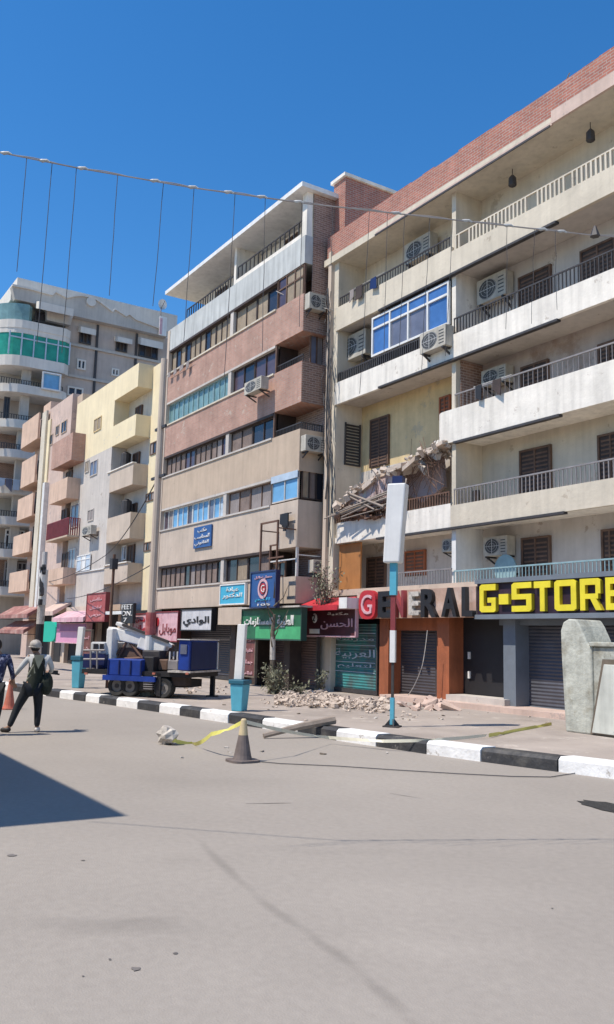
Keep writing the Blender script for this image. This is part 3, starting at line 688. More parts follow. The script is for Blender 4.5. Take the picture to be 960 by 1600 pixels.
# hanging lamps, chair, table on balconies
def hang(px, py, label):
    p = Yp(px, py, 17.6); r = empty('hanging_lamp', (p[0], 17.6, p[2]-.2), label, 'lamp', 'lamps hanging from the top balcony ceiling')
    b = MB(); b.tube([(p[0], 17.6, 15.8), (p[0], 17.6, p[2]+.15)], .012, 5); part(b, 'cord', 'iron', r)
    b = MB(); b.tube([(p[0], 17.6, p[2]+.18), (p[0], 17.6, p[2]+.1), (p[0], 17.6, p[2]-.14), (p[0], 17.6, p[2]-.18)], [.04, .11, .12, .06], 8); part(b, 'lamp_shade', 'iron', r)
hang(801, 283, 'dark lamp hanging on the left half of the top balcony ceiling'); hang(923, 212, 'dark lamp hanging on the right half of the top balcony ceiling')
def chair(px, py, Y, z, label, m='darkbrown'):
    p = Yp(px, py, Y); r = empty('chair', (p[0], Y, z), label, 'chair'); x = p[0]
    b = MB(); b.box(x-.22, x+.22, Y-.22, Y+.22, z+.42, z+.46); part(b, 'seat', m, r)
    b = MB(); b.box(x-.22, x+.22, Y+.19, Y+.23, z+.5, z+.95); part(b, 'backrest', m, r)
    for sx in (-.2, .2):
        for sy in (-.2, .2): b = MB(); b.box(x+sx-.02, x+sx+.02, Y+sy-.02, Y+sy+.02, z, z+(.42 if sy < 0 else .9)); part(b, 'leg', m, r)
chair(733, 755, 17.6, 5.5, 'dark wooden chair on the cream second floor balcony')
p = Yp(790, 885, 17.7); r = empty('round_table', (p[0], 17.7, 3.6), 'pale green round table tipped on its side above the G-STORE sign', 'table')
b = MB(); v = []; n = 18
for yy in (17.68, 17.72): v += [(p[0]+.42*math.cos(6.283*k/n), yy, 4.02+.42*math.sin(6.283*k/n)) for k in range(n)]
b.add(v, [tuple(range(n)), tuple(range(2*n-1, n-1, -1))]+[(k, (k+1) % n, n+(k+1) % n, n+k) for k in range(n)]); part(b, 'tabletop', 'tealiron', r)
b = MB(); b.tube([(p[0], 17.72, 4.0), (p[0]+.1, 18.1, 3.9)], .03, 6); part(b, 'leg', 'iron', r)
p = Yp(872, 125, 17.1); r = empty('roof_antenna', (p[0], 17.5, 16.9), 'thin slanting pipe on the red brick roof parapet', 'antenna')
b = MB(); b.tube([(p[0]-.4, 17.4, 16.7), (p[0]+.15, 17.4, 17.45)], .02, 5); b.tube([(p[0]-.35, 17.5, 16.7), (p[0]+.05, 17.5, 17.3)], .012, 5); part(b, 'pipe', 'greyiron', r)

# ================================================================ collapsed balcony
random.seed(21)
def PY(px, py, Y=17.): p = Yp(px, py, Y); return Vector((p[0], p[1], p[2]))
r = empty('collapsed_balcony_slab', (-22, 17, 6.5), 'broken balcony slab sagging across the ochre wall of the cream block, above the white sign box', 'rubble')
ln = [(697, 690), (680, 700), (655, 712), (635, 722), (612, 733), (590, 745), (568, 757), (548, 778), (528, 792)]
P3 = [PY(x, y, 16.95) for x, y in ln]
b = MB()
for i in range(len(P3)-1):
    a, c = P3[i], P3[i+1]; tk = random.uniform(.08, .2); dz = random.uniform(-.06, .05); a = a+Vector((0, 0, dz)); c = c+Vector((0, 0, dz+random.uniform(-.15, .1)))
    ya, yb = 16.8+random.uniform(-.12, .15), 18.1-.05*i
    b.add([(a.x, ya, a.z), (c.x, ya, c.z), (c.x, yb, c.z+.25), (a.x, yb, a.z+.25), (a.x, ya, a.z-tk), (c.x, ya, c.z-tk), (c.x, yb, c.z+.02), (a.x, yb, a.z+.02)], [(0, 1, 2, 3), (7, 6, 5, 4), (0, 4, 5, 1), (2, 6, 7, 3), (1, 5, 6, 2), (0, 3, 7, 4)])
part(b, 'broken_slab', 'rubble', r)
b = MB()
for i in range(170):
    t = random.random(); k = min(int(t*8), 7); q = P3[k].lerp(P3[k+1], t*8-k); s_ = .05+.24*random.random()**3
    b.rbox((q.x+random.uniform(-.15, .15), 16.9+random.uniform(-.3, .9), q.z+random.gauss(-.08, .06)), (s_*random.uniform(.6, 1.9), s_, s_*random.uniform(.25, .8)), (random.uniform(-.9, .9), random.uniform(-.9, .9), random.uniform(0, 3)), jit=.22)
part(b, 'concrete_chunks', 'rubble', r)
b = MB()
for (px, py, w_, h_, an) in ((556, 781, .8, .3, .5), (584, 770, .7, .4, .2), (660, 728, .5, .25, .8), (678, 710, .5, .2, .5)):
    q = PY(px, py, 17.05); b.rbox(q, (w_, .14, h_), (random.uniform(-.5, .5), an, random.uniform(-.4, .4)), jit=.12)
part(b, 'hanging_slab', 'greyplaster', r)
b = MB()   # chunky pale sheets below the slab
for (pts, Y) in (([(548, 776), (600, 742), (622, 735), (618, 760), (600, 785), (560, 800), (540, 800)], 16.92), ([(640, 725), (690, 700), (694, 760), (660, 785), (632, 770)], 17.6)):
    q = [PY(x, y, Y) for x, y in pts]; b.prism([(v.x, v.z) for v in q], 'y', Y, Y+.12)
part(b, 'plaster_sheet', 'rubblepink', r)
b = MB()
for i in range(46):
    a = PY(random.uniform(640, 700), random.uniform(680, 730), random.uniform(16.8, 17.3)); c = PY(random.uniform(628, 700), random.uniform(720, 785), random.uniform(16.8, 17.5))
    m_ = (a+c)/2+Vector((random.uniform(-.2, .2), random.uniform(-.2, .2), random.uniform(-.2, .2))); b.tube([a, m_, c], random.uniform(.006, .013), 4)
for i in range(40):
    a = PY(random.uniform(585, 635), random.uniform(745, 770), 16.9); b.tube([a, a+Vector((random.uniform(-.3, .3), -.1, -random.uniform(.3, 1.1)))], .01, 4)
part(b, 'rebar', 'rebar', r)
b = MB()
for i in range(9):
    y0 = 802+random.uniform(-6, 6); a = PY(random.uniform(505, 535), y0+4, 16.7+random.uniform(-.2, .2)); c = PY(random.uniform(590, 625), y0-22+random.uniform(-8, 8), 16.8); b.tube([a, c], random.uniform(.018, .04), 5)
b.tube([PY(543, 770, 16.7), PY(600, 792, 16.7)], .045, 6); b.tube([PY(545, 775, 16.7), PY(585, 796, 16.7)], .03, 6)
part(b, 'pipes', 'wood', r)
b = MB()
for i in range(60):
    q = PY(random.uniform(530, 620), random.uniform(790, 812), 16.9+random.uniform(-.1, .3)); b.rbox(q, (random.uniform(.1, .4), random.uniform(.1, .3), random.uniform(.04, .14)), (random.uniform(-.4, .4), random.uniform(-.4, .4), random.uniform(0, 3)), jit=.15)
part(b, 'fallen_debris', 'rebar', r)
# ================================================================ middle building (banded window strips)
B2 = empty('apartment_building', (-32, 17, 0), 'tan and salmon brick apartment block with long window strips and a white overhanging roof', 'building', 'apartment buildings along the street')
YM, ML, MR, MC = 16.1, -38.65, -26.0, -28.0
def mp(b, n, m, label=None): return part(b, n, m, B2, label)
mz = [(4.15, 5.2), (6.9, 7.95), (9.5, 10.5), (12.05, 13.2), (14.65, 15.85)]
bands = [(3.2, 4.15, 'tan2'), (5.2, 6.9, 'tan2'), (7.95, 9.5, 'tan'), (10.5, 12.05, 'salmon'), (13.2, 14.65, 'salmon'), (15.85, 16.95, 'whitegrey')]
mp(MB().box(ML, MC, YM+.25, 28, 3.2, 16.9), 'wall', 'darkbrown')
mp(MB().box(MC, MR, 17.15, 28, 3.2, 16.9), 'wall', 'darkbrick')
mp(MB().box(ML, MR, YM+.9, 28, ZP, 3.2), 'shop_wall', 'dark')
for z0, z1, m in bands:
    b = MB(); b.box(ML, MR, YM, YM+.22, z0, z1); b.box(MR-.16, MR, YM+.22, 17.4, z0, z1)
    if z0 > 4: b.box(MC, MR-.16, YM+.22, 17.15, z0, z0+.16)
    mp(b, 'spandrel', [m])
# brick return faces at the corner for the two salmon storeys
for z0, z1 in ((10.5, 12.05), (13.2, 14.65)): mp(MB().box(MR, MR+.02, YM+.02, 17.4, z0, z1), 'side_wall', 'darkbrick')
mp(MB().box(ML, ML+.25, YM-.03, YM+.25, 3.2, 16.9), 'pilaster', 'tan2')
for z0, z1 in mz: mp(MB().box(-31.95, -31.68, YM+.02, YM+.22, z0, z1), 'pilaster', 'greyplaster')
# sills
for k, (z0, z1) in enumerate(mz): mp(MB().box(ML, MC, YM-.05, YM+.2, z0-.05, z0+.02), 'sill', 'greyplaster' if k < 3 else 'cream')
styles = [('darkbrown', ['cur_brown', 'cur_grey', 'cur_brown', 'gl_dark', 'cur_brown']), ('whiteiron', ['gl_slate', 'bluesheet', 'cur_grey', 'gl_purple', 'palesheet', 'cur_brown', 'bluesheet']),
          ('darkbrown', ['gl_purple', 'cur_brown', 'gl_purple', 'cur_grey']), ('tealiron', ['gl_teal', 'gl_slate', 'gl_teal', 'cur_grey', 'gl_teal']), ('darkbrown', ['cur_tan', 'cur_brown', 'gl_dark', 'cur_tan'])]
styles2 = [('darkbrown', ['cur_brown', 'gl_dark', 'cur_brown', 'cur_tan']), ('brownwood', ['cur_grey', 'cur_brown', 'cur_grey']), ('darkbrown', ['cur_brown', 'gl_dark', 'cur_brown', 'cur_grey']),
           ('darkbrown', ['gl_purple', 'cur_brown', 'gl_dark', 'gl_purple']), ('darkbrown', ['gl_dark', 'cur_tan', 'cur_tan', 'gl_dark'])]
random.seed(5)
for k, (z0, z1) in enumerate(mz):
    for (s0, s1, st, nn) in ((ML+.27, -31.97, styles[k], 4), (-31.66, MC-.02, styles2[k], 2)):
        L_ = (s1-s0)/nn
        for j in range(nn):
            pm = [random.choice(st[1]) for _ in range(3)]
            window(B2, 'y', YM+.2, s0+j*L_+.01, s0+(j+1)*L_-.01, z0+.02, z1-.1, 3 if nn == 4 else 2, st[0], pm[:3 if nn == 4 else 2], .045, .06)
    mp(MB().box(ML, MC, YM+.0, YM+.2, z1-.1, z1-.003), 'shutter_box', 'darkbrown' if k in (0, 2, 4) else 'greyplaster')
# corner bays
XC, XE = MC+.05, MR-.06
def post(x, y, z0, z1, m='brownwood'): mp(MB().box(x-.04, x+.04, y-.04, y+.04, z0, z1), 'corner_post', m)
for k, (z0, z1) in enumerate(mz): post(XC, YM+.06, z0, z1); 
# row 1: open frame with rails and a long dark recess
post(XE, YM+.06, *mz[0], 'whiteiron'); mp(MB().box(XC, XE, YM+.04, YM+.08, 4.75, 4.8).box(XE-.02, XE+.02, YM+.1, 17.2, 4.9, 4.94), 'rail', 'whiteiron')
window(B2, 'y', YM+.2, XC+.05, -27.0, 4.17, 4.75, 2, 'brownwood', ['cur_tan', 'gl_dark'])
# row 2: blue sheeted glazing, dark brown side glazing
f_ = window(B2, 'y', YM+.08, XC, XE, 6.95, 8.0, 2, 'greyplaster', ['bluesheet'], .05, .06); f_['label'] = 'corner window covered in blue sheets'
mp(MB().box(XC, XE, YM-.02, YM+.05, 7.72, 7.98), 'window_head', 'palesheet')
window(B2, 'x', MR-.08, YM+.15, 17.2, 6.95, 8.3, 3, 'darkbrown', ['cur_tan', 'cur_brown', 'gl_dark'])
# row 3: open loggia and iron rail
railing(B2, 'y', YM+.1, XC, XE, 9.5, 9.78, 'iron', .1); railing(B2, 'x', MR-.08, YM+.15, 17.2, 9.5, 9.78, 'iron', .1); post(XE, YM+.1, *mz[2], 'greyiron') if False else None
# row 4: open, brick parapet with rail and striped side curtain
railing(B2, 'y', YM+.1, XC, XE, 12.05, 12.35, 'iron', .12); window(B2, 'x', MR-.3, YM+.5, 17.2, 12.1, 13.4, 2, 'brownwood', ['gl_slate', 'cur_grey'])
# row 5: glazed corner
window(B2, 'y', YM+.08, XC, XE, 14.3, 15.85, 3, 'brownwood', ['gl_purple', 'cur_tan', 'cur_tan'], .06, .06, rail=True); post(XE, YM+.06, 14.6, 15.9)
mp(MB().box(MR-.12, MR-.06, YM+.5, 17.2, 14.65, 15.85), 'side_panel', 'brownwood')
# top storey: set back wall, white overhanging roof, rails
mp(MB().box(-37.0, MR-.4, 17.4, 28, 16.9, 18.65), 'wall', 'white')
mp(MB().box(MR-.32, MR, YM+.05, YM+.3, 16.95, 18.7), 'pilaster', 'white')
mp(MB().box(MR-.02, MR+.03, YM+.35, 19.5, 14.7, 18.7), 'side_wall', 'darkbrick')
b = MB(); b.prism([(-38.5, YM-.35), (MR+.25, YM-.35), (MR+.25, 20), (-38.5, 20)], 'z', 18.70, 18.88); mp(b, 'roof', 'whiteclean')
mp(MB().box(-31.95, -31.75, YM+.1, 17.4, 16.95, 18.7), 'divider_wall', 'white')
mp(MB().box(-31.7, MR-.3, YM+.05, YM+.2, 16.95, 17.15), 'parapet', 'white')
railing(B2, 'y', YM+.12, -31.6, MR-.3, 17.15, 17.75, 'iron', .35, .02)
railing(B2, 'y', YM+.12, -36.8, -32.0, 16.95, 17.5, 'iron', .25, .02)
door(B2, -35.9, -35.0, 16.95, 18.3, 17.4); door(B2, -33.9, -32.9, 16.95, 18.4, 17.4); door(B2, -29.5, -28.6, 16.95, 18.4, 17.4)
# ground floor shops
for (p0, p1, m) in ((380, 398, 'dark'), (452, 505, 'shutter_brown'), (402, 448, 'shutter_brown'), (284, 360, 'shutter_dark'), (243, 278, 'shutter_dark')):
    x0, x1 = Yp(p0, 1030, 16.9)[0], Yp(p1, 1030, 16.9)[0]; x1 = min(x1, -26.05)
    shutter(p0, min(p1, 496), m, 2.5, 16.85, B2) if m != 'dark' else None
for px in (280, 365, 400, 450): x = Yp(px, 1030, 16.4)[0]; mp(MB().box(x-.2, x+.2, 16.35, 17.0, ZP, 3.2), 'pillar', 'darkbrown')
# air conditioners on it
ac_side((484, 459, 510, 484), MR+.35, 'white air conditioner below the brown brick wall top of the salmon brick block')
ac_side((478, 681, 510, 706), MR+.35, 'white air conditioner outside the open third floor corner of the tan block')
ac_px((382, 593, 408, 612), 15.5, 'old caged air conditioner on the salmon brick band between window rows')
ac_side((490, 875, 508, 895), MR+.3, 'white air conditioner above the climbing dry plant at the tan block corner')
ac_px((430, 478, 446, 490), 15.8, 'small air conditioner under the glazed top corner of the salmon brick block') if False else None
# signs on it
MS = 'signs on the tan block'
ar = arabic
g, q = sign_px('wall_sign', 'square blue sign with three white Arabic lines on the tan wall between window rows', 'sign', (303, 822, 330, 855), YM-.08, 'bluesign', t=.06, group=MS)
x0, x1, z0, z1 = q; cx = (x0+x1)/2; W_, H_ = x1-x0, z1-z0
for s_, zc, ww in (('مكتب', .8, .5), ('المحاسب', .5, .85), ('القانوني', .2, .8)): lettering(ar(s_), cx, YM-.08, z0+H_*zc, W_*ww, H_*.22, 'whiteclean', g)
g, q = sign_px('wall_sign', 'light blue and white sign on the pale band below the bottom window row', 'sign', (345, 914, 383, 943), YM-.1, 'cyan', group=MS, frame='whiteclean')
x0, x1, z0, z1 = q; cx = (x0+x1)/2; W_, H_ = x1-x0, z1-z0
for s_, zc, ww in (('عيادة', .75, .5), ('الدكتور', .42, .8)): lettering(ar(s_), cx, YM-.1, z0+H_*zc, W_*ww, H_*.28, 'whiteclean', g)
g, q = sign_px('shop_sign', 'white lit box sign with bold dark Arabic lettering above the blue truck cab', 'sign', (284, 953, 331, 984), 15.9, 'signwhite', t=.2, group=MS, frame='black')
x0, x1, z0, z1 = q; cx = (x0+x1)/2; W_, H_ = x1-x0, z1-z0
lettering(ar('الوادي'), cx, 15.9, z0+H_*.42, W_*.86, H_*.5, 'black', g, bold=.02)
g, q = sign_px('shop_sign', 'faded pink and white sign with a red disc left of the white Arabic box sign', 'sign', (239, 957, 278, 1001), 15.9, 'pinklight', t=.15, group=MS, frame='darkred')
x0, x1, z0, z1 = q; W_, H_ = x1-x0, z1-z0
b = MB(); b.prism([(x0+W_*.2+.2*math.cos(k*.5236), z0+H_*.66+.2*math.sin(k*.5236)) for k in range(12)], 'y', 15.86, 15.898); part(b, 'disc', 'red', g)
lettering(ar('موبايل'), x0+W_*.62, 15.9, z0+H_*.4, W_*.65, H_*.4, 'darkred', g)
g, q = sign_px('shop_sign', 'blank tan box between the white Arabic box sign and the green sign', 'sign', (341, 949, 378, 976), 15.8, 'tan2', t=.5, group=MS)
g, q = sign_px('shop_sign', 'long two tone green sign with white Arabic lettering beneath the blue hanging sign', 'sign', (379, 953, 471, 998), 15.7, 'green', t=.2, group=MS, frame='greendark')
x0, x1, z0, z1 = q; W_, H_ = x1-x0, z1-z0
part(MB().box(x0+W_*.25, x1, 15.685, 15.698, z0, z0+H_*.42), 'lower_band', 'greenlight', g)
lettering(ar('للمستلزمات'), x0+W_*.3, 15.69, z0+H_*.58, W_*.5, H_*.34, 'whiteclean', g, bold=.02); lettering(ar('الطبية'), x0+W_*.76, 15.69, z0+H_*.60, W_*.26, H_*.42, 'whiteclean', g, bold=.02)
part(MB().box(x0-.1, x1+.1, 15.55, 16.2, z1+.06, z1+.12), 'cover_strip', 'bag', g)
# brown price poster beside the green sign
g, q = sign_px('poster_board', 'maroon poster board with rows of faint pale writing under the green sign', 'sign', (378, 986, 399, 1056), 15.75, 'brownred', group=MS, frame='twig')
x0, x1, z0, z1 = q
for k in range(4): lettering(ar(['عروض', 'تخفيض', 'جملة', 'قطاعي'][k]), (x0+x1)/2, 15.75, z1-.3-k*.42, (x1-x0)*.7, .18, 'pinklight', g)
# blue projecting sign on its tall iron frame
Yb = 15.3
x0, x1, z0, z1 = drect(393, 894, 431, 948, Yb)
g = sign_at('hanging_sign', 'tall blue sign with a round red and white emblem held by an iron frame', 'sign', x0, x1, z0, z1, Yb, 'bluesign', .15, MS, 'navy')
cx, W_, H_ = (x0+x1)/2, x1-x0, z1-z0
n = 24
def ring(r0, r1, y): 
    b = MB(); v = []
    for k in range(n): v += [(cx+r0*math.cos(6.283*k/n), y, z0+H_*.52+r0*math.sin(6.283*k/n)), (cx+r1*math.cos(6.283*k/n), y, z0+H_*.52+r1*math.sin(6.283*k/n))]
    v2 = [(a, y-.02, c) for a, _, c in v]; N_ = 2*n
    return b.add(v+v2, [(2*k, 2*k+1, (2*k+3) % N_, (2*k+2) % N_) for k in range(n)]+[(N_+2*k, N_+(2*k+2) % N_, N_+(2*k+3) % N_, N_+2*k+1) for k in range(n)])
part(ring(.26, .36, Yb-.005), 'emblem_ring', 'pinklight', g)
part(ring(.0001, .2, Yb-.005), 'emblem_disc', 'red', g)
lettering('G', cx+.03, Yb-.03, z0+H_*.52, .24, .26, 'whiteclean', g, .02)
lettering(ar('معمل تحاليل'), cx, Yb, z0+H_*.85, W_*.7, H_*.09, 'pinklight', g)
lettering(ar('الدم'), cx, Yb, z0+H_*.2, W_*.6, H_*.12, 'cyan', g)
lettering('105', cx+.1, Yb, z0+H_*.06, W_*.5, H_*.06, 'whiteclean', g)
xa, xb = Yp(405, 880, Yb)[0], Yp(431, 880, Yb)[0]; zt = Yp(418, 815, Yb)[2]
b = MB(); b.box(xa-.03, xa+.03, Yb+.02, Yb+.08, z1, zt); b.box(xb-.03, xb+.03, Yb+.02, Yb+.08, z1, zt); b.box(xa, xb, Yb+.02, Yb+.08, zt-.06, zt)
b.box(xb-.5, xb, Yb+.02, Yb+.08, z1+.9, z1+.95); b.box(xb-.5, xb-.45, Yb+.02, Yb+.08, z1+.5, z1+.95); b.box(xb-.6, xb+.5, Yb+.0, Yb+.04, z1+.45, z1+.5)
b.box(xa-.02, xa+.02, Yb+.08, YM, zt-.3, zt-.26); b.box(xb-.02, xb+.02, Yb+.08, YM, zt-.3, zt-.26)
part(b, 'iron_frame', 'rebar', g)
for zz_ in (z0+.1, z1-.1): part(MB().box(cx-.03, cx+.03, Yb+.15, YM, zz_, zz_+.05), 'bracket', 'iron', g)
# black cloth on rail, shop junk
p = Yp(447, 808, 15.95); r = empty('hanging_clothes', (p[0], 15.95, p[2]-.5), 'black clothes hanging below the blue sheeted corner window', 'clothes')
b = MB(); b.box(p[0]-.35, p[0]+.4, 15.9, 15.95, p[2]+.1, p[2]+.13); part(b, 'rail', 'iron', r)
b = MB(); random.seed(4)
for k in range(6): x = p[0]-.25+k*.09; b.prism([(x, p[2]+.12), (x+.12, p[2]+.12), (x+.14, p[2]-random.uniform(.2, .55)), (x-.02, p[2]-random.uniform(.2, .6))], 'y', 15.85-k*.004, 15.9-k*.004)
part(b, 'garments', 'black', r)

# ================================================================ yellow building
B3 = empty('apartment_building', (-46, 17, 0), 'pale yellow apartment block with cube like corner balconies and grey lower floors', 'building', 'apartment buildings along the street')
def yp(b, n, m, label=None): return part(b, n, m, B3, label)
XYl, XYm, XYr, XYe = -52.8, -45.9, -42.4, -38.7
levs = [4.66, 6.91, 9.73, 12.35, 15.0]; pts_ = [5.65, 8.28, 10.87, 13.5, 16.3]
fin = ['tan2', 'tan2', 'tan2', 'yellow', 'yellow']; finw = ['greyplaster', 'greyplaster', 'tan2', 'yellow', 'yellow']
zb_ = [3.0]+[(a) for a in levs[1:]]+[16.4]
for k in range(5):
    yp(MB().box(XYl, XYm, YM, 26, levs[k] if k else 3.2, levs[k+1] if k < 4 else 16.3), 'wall', finw[k] if k != 2 else 'greyplaster')
    yp(MB().box(XYm, XYe, 16.97, 26, levs[k] if k else ZP, levs[k+1] if k < 4 else 15.3), 'wall', ['greyplaster', 'greyplaster', 'greyplaster', 'cream', 'yellow'][k])
    b = MB(); b.box(XYm, XYr, YM-.02, YM+.1, levs[k], pts_[k]); b.box(XYr-.1, XYr, YM+.1, 16.95, levs[k], pts_[k]); b.box(XYm, XYr-.1, YM+.1, 16.97, levs[k], levs[k]+.14)
    yp(b, 'balcony_parapet', fin[k])
yp(MB().box(XYr, XYe, 16.9, 16.97, 3.2, 16.2), 'end_wall', 'yellow', 'sunlit yellow end bay')
yp(MB().box(XYm-.4, XYr, YM-.08, YM+.15, 10.87, 10.93), 'coping', 'white')
yp(MB().box(XYm, XYr, YM-.1, YM+.15, 5.65, 5.71), 'coping', 'white')
for k in (0, 1, 2, 3): door(B3, -44.6, -43.8, levs[k]+.14, levs[k]+1.9+.14, 16.95, slats=False)
window(B3, 'y', 16.9, -45.5, -44.8, 6.0, 6.8, 2, 'whiteiron', ['palesheet', 'gl_slate'])
def wpx(par, px, Y, n=2, fm='brownwood', pm='gl_dark', rail=False):
    x0, x1, z0, z1 = drect(*px, Y); return window(par, 'y', Y, x0, x1, z0, z1, n, fm, pm, .05, .05, rail)
for px, fm, pm in (((148, 653, 159, 673), 'ochre', 'cur_tan'), ((142, 720, 153, 743), 'greyplaster', 'gl_slate'), ((112, 788, 124, 824), 'greyplaster', 'gl_slate'), ((138, 796, 147, 814), 'greyplaster', 'cur_grey'),
                   ((108, 858, 118, 892), 'whiteiron', 'gl_slate'), ((134, 720, 140, 738), 'greyplaster', 'cur_tan')):
    wpx(B3, px, YM, 2, fm, pm)
wpx(B3, (121, 867, 142, 892), YM-.05, 3, 'whiteclean', ['palesheet', 'whiteclean'], True)
for px in ((236, 690, 250, 709), (229, 770, 242, 783), (226, 847, 238, 861)): wpx(B3, px, 16.9, 3, 'brownwood', ['cur_grey', 'gl_dark'])
yp(MB().box(XYl, XYm, YM-.07, YM, 5.5, 5.56), 'sill', 'whiteiron')
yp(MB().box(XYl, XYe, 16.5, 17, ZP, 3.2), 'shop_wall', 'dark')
for px in (80, 100, 150, 185, 200): x = Yp(px, 1020, 16.3)[0]; yp(MB().box(x-.18, x+.18, 16.25, 16.5, ZP, 3.2), 'pillar', 'tan2')
yp(MB().box(XYl, XYr, YM-.3, YM+.5, 3.2, 3.5), 'ledge', 'tan2')
ac_px((128, 822, 142, 836), 15.6, 'small air conditioner on the grey lower wall of the pale yellow block')
# clutter on the grey balcony railings
for (px, py, lab) in ((197, 718, 'dark storage drum standing on the upper grey balcony of the yellow block'), (198, 792, 'dark storage drum standing on the middle grey balcony of the yellow block')):
    p = Yp(px, py, 16.5); r = empty('storage_drum', (p[0], 16.5, p[2]-.5), lab, 'drum')
    part(MB().tube([(p[0], 16.5, p[2]-.5), (p[0], 16.5, p[2]-.45), (p[0], 16.5, p[2]+.3), (p[0], 16.5, p[2]+.36)], [.25, .28, .28, .2], 10), 'drum_body', 'iron', r)
    part(MB().tube([(p[0], 16.5, p[2]+.36), (p[0], 16.5, p[2]+.42)], [.14, .12], 8), 'lid', 'black', r)

# ================================================================ orange building
B4 = empty('apartment_building', (-56, 17, 0), 'slim orange and brick red apartment block left of the pale yellow block', 'building', 'apartment buildings along the street')
def op(b, n, m, label=None): return part(b, n, m, B4, label)
op(MB().box(-59.6, -53.9, YM, 26, 3.2, 17.3), 'wall', 'pinkish'); op(MB().box(-53.9, XYl-.01, 16.4, 26, ZP, 17.1), 'wall', 'rust' if False else 'tan')
op(MB().box(-59.6, -53.9, YM+.3, 26, ZP, 3.2), 'shop_wall', 'dark'); op(MB().box(-59.0, -58.3, YM-.1, YM, 3.5, 16.5), 'pilaster', 'yellow')
for k, (px, m) in enumerate((((84, 686, 115, 726), 'salmon'), ((81, 752, 107, 783), 'orange'), ((74, 889, 101, 914), 'orange'))):
    x0, x1, z0, z1 = drect(*px, 15.4)
    b = MB(); b.box(x0, x1, 15.3, 15.4, z0, z1); b.box(x1-.1, x1, 15.4, YM-.003, z0, z1); b.box(x0, x0+.1, 15.4, YM-.003, z0, z1); b.box(x0+.1, x1-.1, 15.4, YM-.003, z0, z0+.12); op(b, 'balcony_parapet', m)
    door(B4, x0+.8, x0+1.9, z0+.12, z0+2.0, YM, slats=False)
x0, x1, z0, z1 = drect(74, 814, 107, 840, 15.4)
op(MB().box(x0, x1, 15.35, YM-.003, z0-.1, z0), 'slab', 'tan'); railing(B4, 'y', 15.4, x0, x1, z0, z1, 'darkred', .14, .03); railing(B4, 'x', x1-.04, 15.4, YM, z0, z1, 'darkred', .14, .03)
door(B4, x0+.8, x0+1.9, z0, z0+1.9, YM, slats=False)
for px in ((97, 658, 105, 676), (76, 680, 83, 696), (88, 665, 93, 680)): wpx(B4, px, YM, 2, 'tan', 'gl_dark')
op(MB().box(-59.9, -58.9, YM-.25, YM-.1, 3.6, 17.2), 'drain_wall', 'cream')
op(MB().box(-58.4, -57.9, YM-.3, YM, 3.6, 12), 'drain_pipe_cover', 'whiteiron')

# ================================================================ curved balcony building
B5 = empty('apartment_building', (-64, 17, 0), 'orange apartment block edge with stacked rounded balconies in front of the tall grey stone building', 'building', 'apartment buildings along the street')
part(MB().box(-66, -59.65, 17.1, 24, ZP, 18.0), 'wall', 'pinkish', B5)
part(MB().box(-61.4, -59.65, YM+.2, 17.1, ZP, 18.1), 'corner_wall', 'orange', B5)
for px in ((33, 655, 66, 690), (32, 716, 65, 754), (26, 775, 62, 806), (19, 834, 58, 862), (12, 893, 50, 922)):
    x0, x1, z0, z1 = drect(*px, YM); x0 = max(x0, -67.2)
    n = 8; pts = [(x0+.9-.9*math.cos(a), 16.9-.9*math.sin(a)) for a in np.linspace(0, math.pi/2, n)]+[(-61.4, 16.0)]
    pin = [(-61.4, 16.12)]+[(x0+.9-.78*math.cos(a), 16.9-.78*math.sin(a)) for a in np.linspace(math.pi/2, 0, n)]
    b = MB(); b.prism(pts+pin, 'z', z0, z1); b.prism(pts+[(-61.4, 17.1), (x0, 17.1)], 'z', z0-.12, z0); part(b, 'balcony_parapet', 'orange', B5)
    door(B5, -64.6, -63.4, z0, z0+2, 17.1, slats=False)

# ================================================================ tall grey stone building
XG = -72.
B6 = empty('apartment_building', (-76, 22, 0), 'tall grey stone building with an arched cornice, rounded green glazed bay and small white awnings', 'building', 'apartment buildings along the street')
def gp(b, n, m, label=None): return part(b, n, m, B6, label)
def XG_(px, py, X=XG): p = Xp(px, py, X); return p[1], p[2]
y0g, y1g = XG_(100, 540)[0], XG_(262, 527)[0]
gp(MB().box(XG-14, XG, y0g-.6, y1g+1.5, ZP, 29.2), 'wall', 'stonebrown')
# curved cornice and roof crown facing the street
zc0 = XG_(107, 496)[1]; zt0 = XG_(28, 433)[1]
yl = XG_(22, 450)[0]
ya = XG_(112, 480)[0]; ym1, ym2 = XG_(108, 470)[0], XG_(178, 480)[0]
prof = [(yl, zc0+.3)]+[XG_(x, y, XG+.7) for x, y in ((19, 447), (45, 452), (82, 462), (87, 457), (104, 466), (110, 465), (118, 463.5), (128, 463), (140, 465), (150, 469), (159, 475), (168, 482), (176, 488), (180, 484), (197, 495), (202, 492), (212, 500), (239, 510), (262, 519))]
prof += [(prof[-1][0], zc0)]
prof += [(ya, zc0), (ya-.2, zc0-.9), (ya-2.2, zc0-.9), (ya-2.3, zc0+.3)]
gp(MB().prism(prof, 'x', XG+.05, XG+.7), 'cornice', 'stone')
top = [(y, z+.14) for y, z in prof[1:20]]; bot = [(y, z-.02) for y, z in prof[1:20]][::-1]
gp(MB().prism(top+bot, 'x', XG+.02, XG+.85), 'cornice_coping', 'stonelight')
zr = XG_(60, 441, XG-1.2)[1]; gp(MB().box(XG-12, XG-1.2, yl+.5, y1g+1.4, 28.5, zr), 'roof_storey', 'stonelight')
gp(MB().box(XG-14, XG+.0, yl-.2, ya+1, zc0+.4, zc0+1.6), 'roof_slab', 'stonelight')
